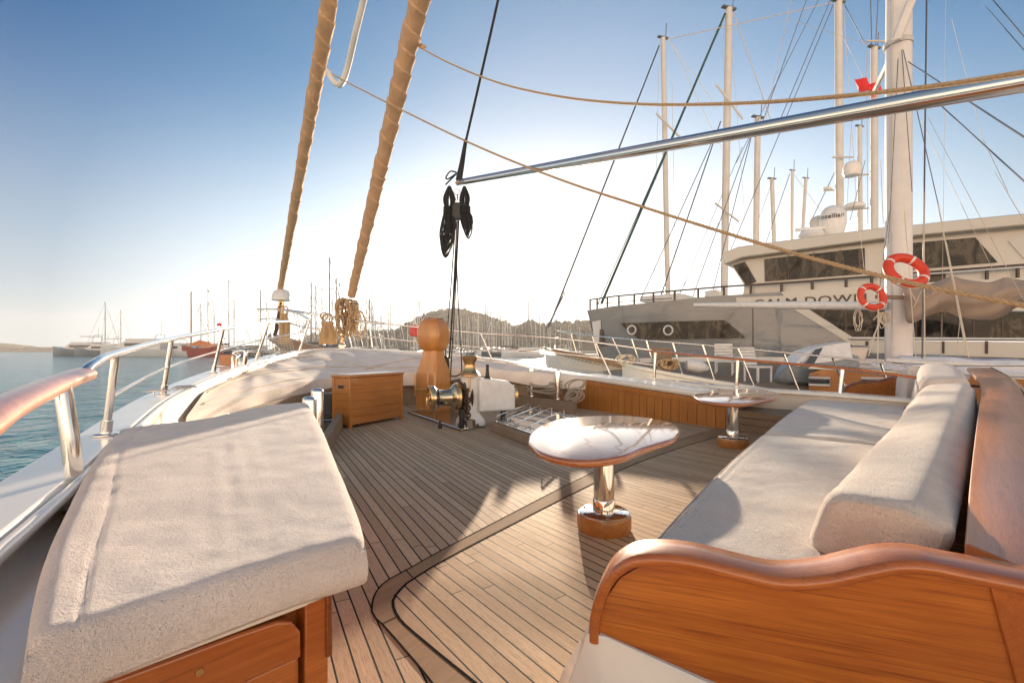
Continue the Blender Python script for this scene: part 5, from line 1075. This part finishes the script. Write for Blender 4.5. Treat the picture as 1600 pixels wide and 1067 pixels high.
for vs_, cnt, Yd in ((v1, 1700, 1), (v2, 900, 1), (v3, 1300, 1)):
    front = [v for v in vs_ if v.z > 1]
    for _ in range(cnt):
        p = rr.choice(front)+V((rr.uniform(-3, 3), rr.uniform(-3, 3), 0)); sz = rr.uniform(.9, 2.4); el = rr.uniform(.8, 1.5)
        m.add([p+V((v.x*sz*rr.uniform(.7, 1.2), v.y*sz*rr.uniform(.7, 1.2), v.z*sz*el*rr.uniform(.7, 1.2)+sz*.4)) for v in iv], fi)
part('woodland', m, 'leaf', None, smooth=False)['kind'] = 'stuff'
# breakwater
m = MB(); rings = []
for i in range(90):
    x = -520+i*6.5; rings.append([V((x, 395+2*nz(V((x, 0, 0)), .2), WATER-1)), V((x, 400+2*nz(V((x, 3, 0)), .3), WATER+2.2+.5*nz(V((x, 1, 0)), .4))), V((x, 404, WATER+3.9+.5*nz(V((x, 2, 0)), .25))), V((x, 430, WATER+4.0)), V((x, 440, WATER-1))])
M['sand'] = plain('sandy rocks', (.50, .40, .31), .9, 0, .25, .3)
part('breakwater', MB().loft([r_ for r_ in rings if r_[0].x < -388]), 'sand', None, smooth=False)['kind'] = 'structure'
M['quay'] = plain('stone quay', (.36, .33, .29), .9, 0, .25, .3)
part('quay', MB().box((-10, 250, WATER+.6), (330, 14, 2.0)), 'quay')['kind'] = 'structure'
# templates -------------------------------------------------------
def sailboat(hm, mm, lab, group, cover='hulld'):
    t = thing('sailing_boat', lab, 'sailing boat', (0, 0, 0), group)
    part('hull', MB().loft([[V((x, y*w_, z)) for y, z in ((-1, zt_), (-.97, .5), (-.55, -.2), (.55, -.2), (.97, .5), (1, zt_))] for x, w_, zt_ in ((-6, .9, 1.0), (-4, 1.7, 1.0), (0, 2.0, 1.05), (3, 1.5, 1.15), (5, .7, 1.3), (6.3, .04, 1.4))]), hm, t)
    part('cabin', MB().loft([[V((x, y*w_, z)) for y, z in ((-1, 1.0), (-.8, 1.55), (.8, 1.55), (1, 1.0))] for x, w_ in ((-2.8, 1.3), (0, 1.25), (2.6, .7))]), 'hullw', t)
    part('windows', MB().box((0, 0, 1.28), (3.2, 2.34, .16)), 'dglass', t)
    q = part('mast', MB().tube([(1, 0, 1.5), (1, 0, 18)], [.15, .10], 8), mm, t)
    for z in (7, 12.3): part('spreader', bar((1, -1.1, z), (1, 1.1, z), .045, 5), mm, q)
    part('boom', MB().tube([(1, 0, 2.7), (-4, 0, 2.6)], [.26, .16], 8), cover, t)
    part('forestay', MB().tube([(6.2, 0, 1.5), (5.6, 0, 3.2), (1.1, 0, 17.5)], [.03, .10, .05], 6), 'hullw', t)
    part('backstay', bar((-5.9, 0, 1.2), (1, 0, 17.9), .028, 4), 'wire', t)
    for y in (-1, 1): part('shroud', MB().tube([(1, 1.8*y, 1.1), (1, 1.1*y, 7), (1, .05, 16)], .022, 4), 'wire', t)
    return t
def motorboat(hm, lab, group, sleek=0):
    t = thing('motor_cruiser', lab, 'motor yacht', (0, 0, 0), group)
    part('hull', MB().loft([[V((x, y*w_, z)) for y, z in ((-1, zt_), (-.85, 0), (-.7, -.3), (.7, -.3), (.85, 0), (1, zt_))] for x, w_, zt_ in ((-10, 2.3, 1.7), (-4, 2.6, 1.9), (3, 2.3, 2.2), (7, 1.4, 2.6), (10.5, .05, 3.0))]), hm, t)
    part('saloon', MB().loft([[V((x, y*w_, z)) for y, z in ((-1, 1.8), (-.9, zz), (.9, zz), (1, 1.8))] for x, w_, zz in ((-8, 2.0, 3.8), (-2, 2.1, 4.2), (2, 1.9, 3.9), (5.5, 1.1, 2.4))]), 'hullw', t)
    part('windows', MB().loft([[V((x, y*w_, z)) for y, z in ((-1, 2.6), (-.96, 3.4), (.96, 3.4), (1, 2.6))] for x, w_ in ((-6, 2.06), (-2, 2.14), (1.8, 2.0))]), 'dglass', t)
    part('flybridge', MB().loft([[V((x, y*w_, z)) for y, z in ((-1, 4.0), (-1, 4.3+sleek*.2), (1, 4.3+sleek*.2), (1, 4.0))] for x, w_ in ((-9, 1.7), (-3, 1.9), (2, 1.5))]), 'hullw', t)
    if not sleek: part('hardtop', MB().box((-4, 0, 6.1), (5, 3.2, .2)), 'hullw', t); [part('roof_post', bar((x, y, 4.2), (x, y, 6.1), .06, 5), 'hullw', t) for x in (-6, -2) for y in (-1.4, 1.4)]
    part('radar_arch', MB().tube([(-6, -1.4, 4.3), (-6.6, -1.2, 5.6+1.0*(1-sleek)), (-6.6, 1.2, 5.6+1.0*(1-sleek)), (-6, 1.4, 4.3)], .10, 6), 'hullw', t)
    part('antenna', bar((-6.6, 0, 5.5), (-6.6, 0, 9), .05, 5), 'gmast', t)
    return t
def place(t, px, Y, rz, sc=1.0, lab=None, group=None):
    p = P(px, 545, Y); t.location = (p.x, Y, WATER+.12); t.rotation_euler = (0, 0, R(rz)); t.scale = (sc, sc, sc)
    if lab: t['label'] = lab
    if group is not None: t['group'] = group
    return t
GA, GB = 'white-hulled sailing boats moored across the marina', 'dark-masted sailing boats moored across the marina'
sA = sailboat('hullw', 'mast', 'white sailing boat with a bare pale mast moored across the marina', GA)
sB = sailboat('hulld', 'gmast', 'dark sailing boat with a bare grey mast moored across the marina', GB)
sC = sailboat('hullw', 'gmast', 'white sailing boat with a grey mast moored across the marina', GB+' with white hulls')
used = set()
def boat(kind, *a, **k):
    if kind not in used: used.add(kind); return place(kind, *a, **k)
    c = copy_tree(kind); return place(c, *a, **k)
def bymast(px, ytop, Y, kind, rz):
    h = 1.2+(545-ytop)/720*Y-WATER; sc = h/18.1; off = 1.0*sc; x = px-off*math.cos(R(rz))*720/Y
    return boat(kind, x, Y-off*math.sin(R(rz)), rz, sc)
r5 = random.Random(21)
for px, yt, Y in ((404, 453, 150), (414.5, 472, 160), (483.5, 441, 130), (491, 446, 140), (501, 448, 150), (523, 434.5, 120), (528, 439, 135), (545, 455, 130), (571, 468, 120), (575, 468, 135), (579.5, 458, 125), (582, 478, 150), (585, 485, 165), (589, 492, 180), (593, 490, 160), (595, 492, 175), (601, 499, 170), (606, 502, 190), (612, 505, 180)):
    bymast(px, yt, Y, sB if r5.random() < .6 else sC, 70+r5.uniform(-14, 14))
for px, yt, Y in ((636, 480, 170), (641, 484, 175), (645.5, 470, 155), (647, 478, 170), (651.5, 461, 150), (654, 466, 165), (666, 500, 190), (747, 475.6, 180), (758, 471, 175), (761, 472, 190), (789, 464, 185), (826, 468, 170)):
    bymast(px, yt, Y, sC if r5.random() < .5 else sA, 80+r5.uniform(-14, 14))
for k in range(24): bymast(698+k*4.3+r5.uniform(-1, 1), 497+r5.uniform(-6, 9), 215+r5.uniform(0, 30), sA if k % 3 else sC, 85+r5.uniform(-6, 6))
for k in range(12): bymast(800+k*9.5+r5.uniform(-3, 3), 512+r5.uniform(-9, 8), 210+r5.uniform(0, 30), sA, 80+r5.uniform(-20, 20))
for k in range(12): bymast(556+k*7+r5.uniform(-3, 3), 512+r5.uniform(-9, 8), 205+r5.uniform(0, 30), sC, 80+r5.uniform(-20, 20))
for k in range(26): bymast(640+k*10.5+r5.uniform(-5, 5), 500+r5.uniform(-22, 14), 175+r5.uniform(0, 60), (sB, sC, sC)[k % 3], 80+r5.uniform(-25, 25))
for k in range(14): bymast(470+k*11+r5.uniform(-5, 5), 492+r5.uniform(-26, 14), 170+r5.uniform(0, 50), (sB, sC, sB)[k % 3], 75+r5.uniform(-25, 25))
big = bymast(512, 402, 118, sB, 62); big['label'] = 'dark sailing boat with the tallest grey mast, between the two wrapped sails'; del big['group']
for px, yt, Y, kd, rz, lab in ((781.5, 455, 150, sB, 170, 'low dark sailing boat broadside on with a thin dark mast right of the samson post'), (164, 472, 165, sC, 5, 'sailing boat with a brown mast and long stay behind the leftmost motor yacht'), (188.5, 484, 170, sC, 8, 'sailing boat with a shorter brown mast, second from the left'),
        (299, 455, 160, sC, 10, 'sailing boat with a slim mast left of the orange awning'), (322, 450, 165, sB, 60, 'sailing boat with a thick grey mast over the red-hulled gulet'), (311, 475, 190, sC, 80, 'sailing boat with a short grey mast between two taller ones near the red gulet'),
        (332, 481, 180, sC, 75, 'sailing boat with a short brown mast right of the red-hulled gulet'), (356.5, 437, 160, sB, 20, 'sailing boat with the tallest mast left of the pulpit, near a small red flag'), (363, 468, 175, sC, 70, 'sailing boat with a mast just right of the small red flag')):
    o = bymast(px, yt, Y, kd, rz); o['label'] = lab; del o['group']
mA = motorboat('hullg', 'grey-hulled motor yacht with a hardtop, leftmost of the moored boats', None)
mB = motorboat('hullw', 'long sleek white motor yacht behind the port guard rail', None, 1)
place(mA, 126, 163, 172, 1.1)
def mcopy(kind, px, Y, rz, sc, lab):
    c = copy_tree(kind); place(c, px, Y, rz, sc); c['label'] = lab; return c
place(mB, 215, 150, 175, 1.25)
c = mcopy(mA, 158, 158, 176, .95, 'dark-fronted motor yacht overlapping the leftmost grey one')
mcopy(mB, 262, 152, 170, .95, 'white motor yacht with a dark window band between the sleek yacht and the red gulet')
mcopy(mA, 322, 175, 200, .8, 'white and grey cruiser partly behind the red gulet')
mcopy(mA, 364, 165, 150, .8, 'small grey cruiser moored right of the red gulet')
mcopy(mB, 391, 160, 160, .8, 'low pale cruiser moored left of the pulpit')
mcopy(mB, 560, 150, 190, .7, 'white cruiser on the water right of the inner forestay')
mcopy(mA, 617, 160, 10, .55, 'small white cruiser left of the samson post')
mcopy(mB, 818, 135, 175, .62, 'white passenger launch with a dark window band on the bright water')
mcopy(mA, 758, 175, 170, .5, 'small pale cruiser in front of the row of masts')
mcopy(mB, 700, 165, 185, .45, 'small white launch close behind the samson post')
mcopy(mA, 868, 170, 170, .6, 'pale cruiser in the sun glitter right of the passenger launch')
# red gulet with orange awning
t = thing('red_gulet', 'red-hulled wooden gulet with an orange awning across the water', 'gulet', P(312, 556, 150))
def rp(px, z, y=0.0, Y=150): p = P(px, 545, Y); return V((p.x, Y+y, WATER+z))
part('hull', MB().loft([[rp(px, zt_, -w_), rp(px, zt_, w_), rp(px, -.3, w_*.6), rp(px, -.3, -w_*.6)] for px, w_, zt_ in ((283, .1, 4.2), (290, 1.6, 3.4), (310, 2.7, 2.6), (335, 2.5, 2.9), (346, 1.7, 3.6))]), 'hullr', t)
part('awning', MB().loft([[rp(px, 3.6, -2), rp(px, zt_, 0), rp(px, 3.6, 2)] for px, zt_ in ((302, 4.6), (312, 5.4), (330, 4.4))]), 'orange', t)
part('cabin', MB().loft([[rp(px, 2.5, -1.6), rp(px, 4.0, -1.5), rp(px, 4.0, 1.5), rp(px, 2.5, 1.6)] for px in (318, 338)]), 'varn', t)
part('mast', MB().tube([rp(298.5, 2.5), rp(298.5, 21)], [.2, .14], 8), 'wmast', t)
flag(P(347, 505, 150), -1.7, 1.0, 'small red flag on a far mast left of the pulpit', .1)
flag(P(654, 509, 120), -2.2, 3.0, 'orange red flag left of the samson post head', .15)
# slanting bowsprit stay with streamers seen against the glare
t = thing('leaning_spar', 'pale leaning spar with a small white pennant left of the yacht bow', 'spar', P(854, 515, 60))
part('pole', MB().tube([P(852, 518, 60), P(880, 462, 60)], .11, 6), 'wire', t); part('pennant', MB().prism([P(877, 460, 60), P(884, 462, 60), P(882, 454, 60)], (0, .1, 0)), 'whitep', t)

# ================================================================ sea haze
s = NT('sea haze'); s.t.nodes.remove(s.b); o_ = s.t.nodes['Material Output']; pv = s.n('VolumePrincipled')
pv.inputs['Color'].default_value = (.95, .93, .90, 1); pv.inputs['Density'].default_value = .0003; pv.inputs['Anisotropy'].default_value = .35
s.l(pv.outputs[0], o_.inputs['Volume']); M['haze'] = s.m
o = part('haze', MB().box((0, 400, 30.5), (2600, 1000, 66)), 'haze', None, smooth=False); o['kind'] = 'stuff'
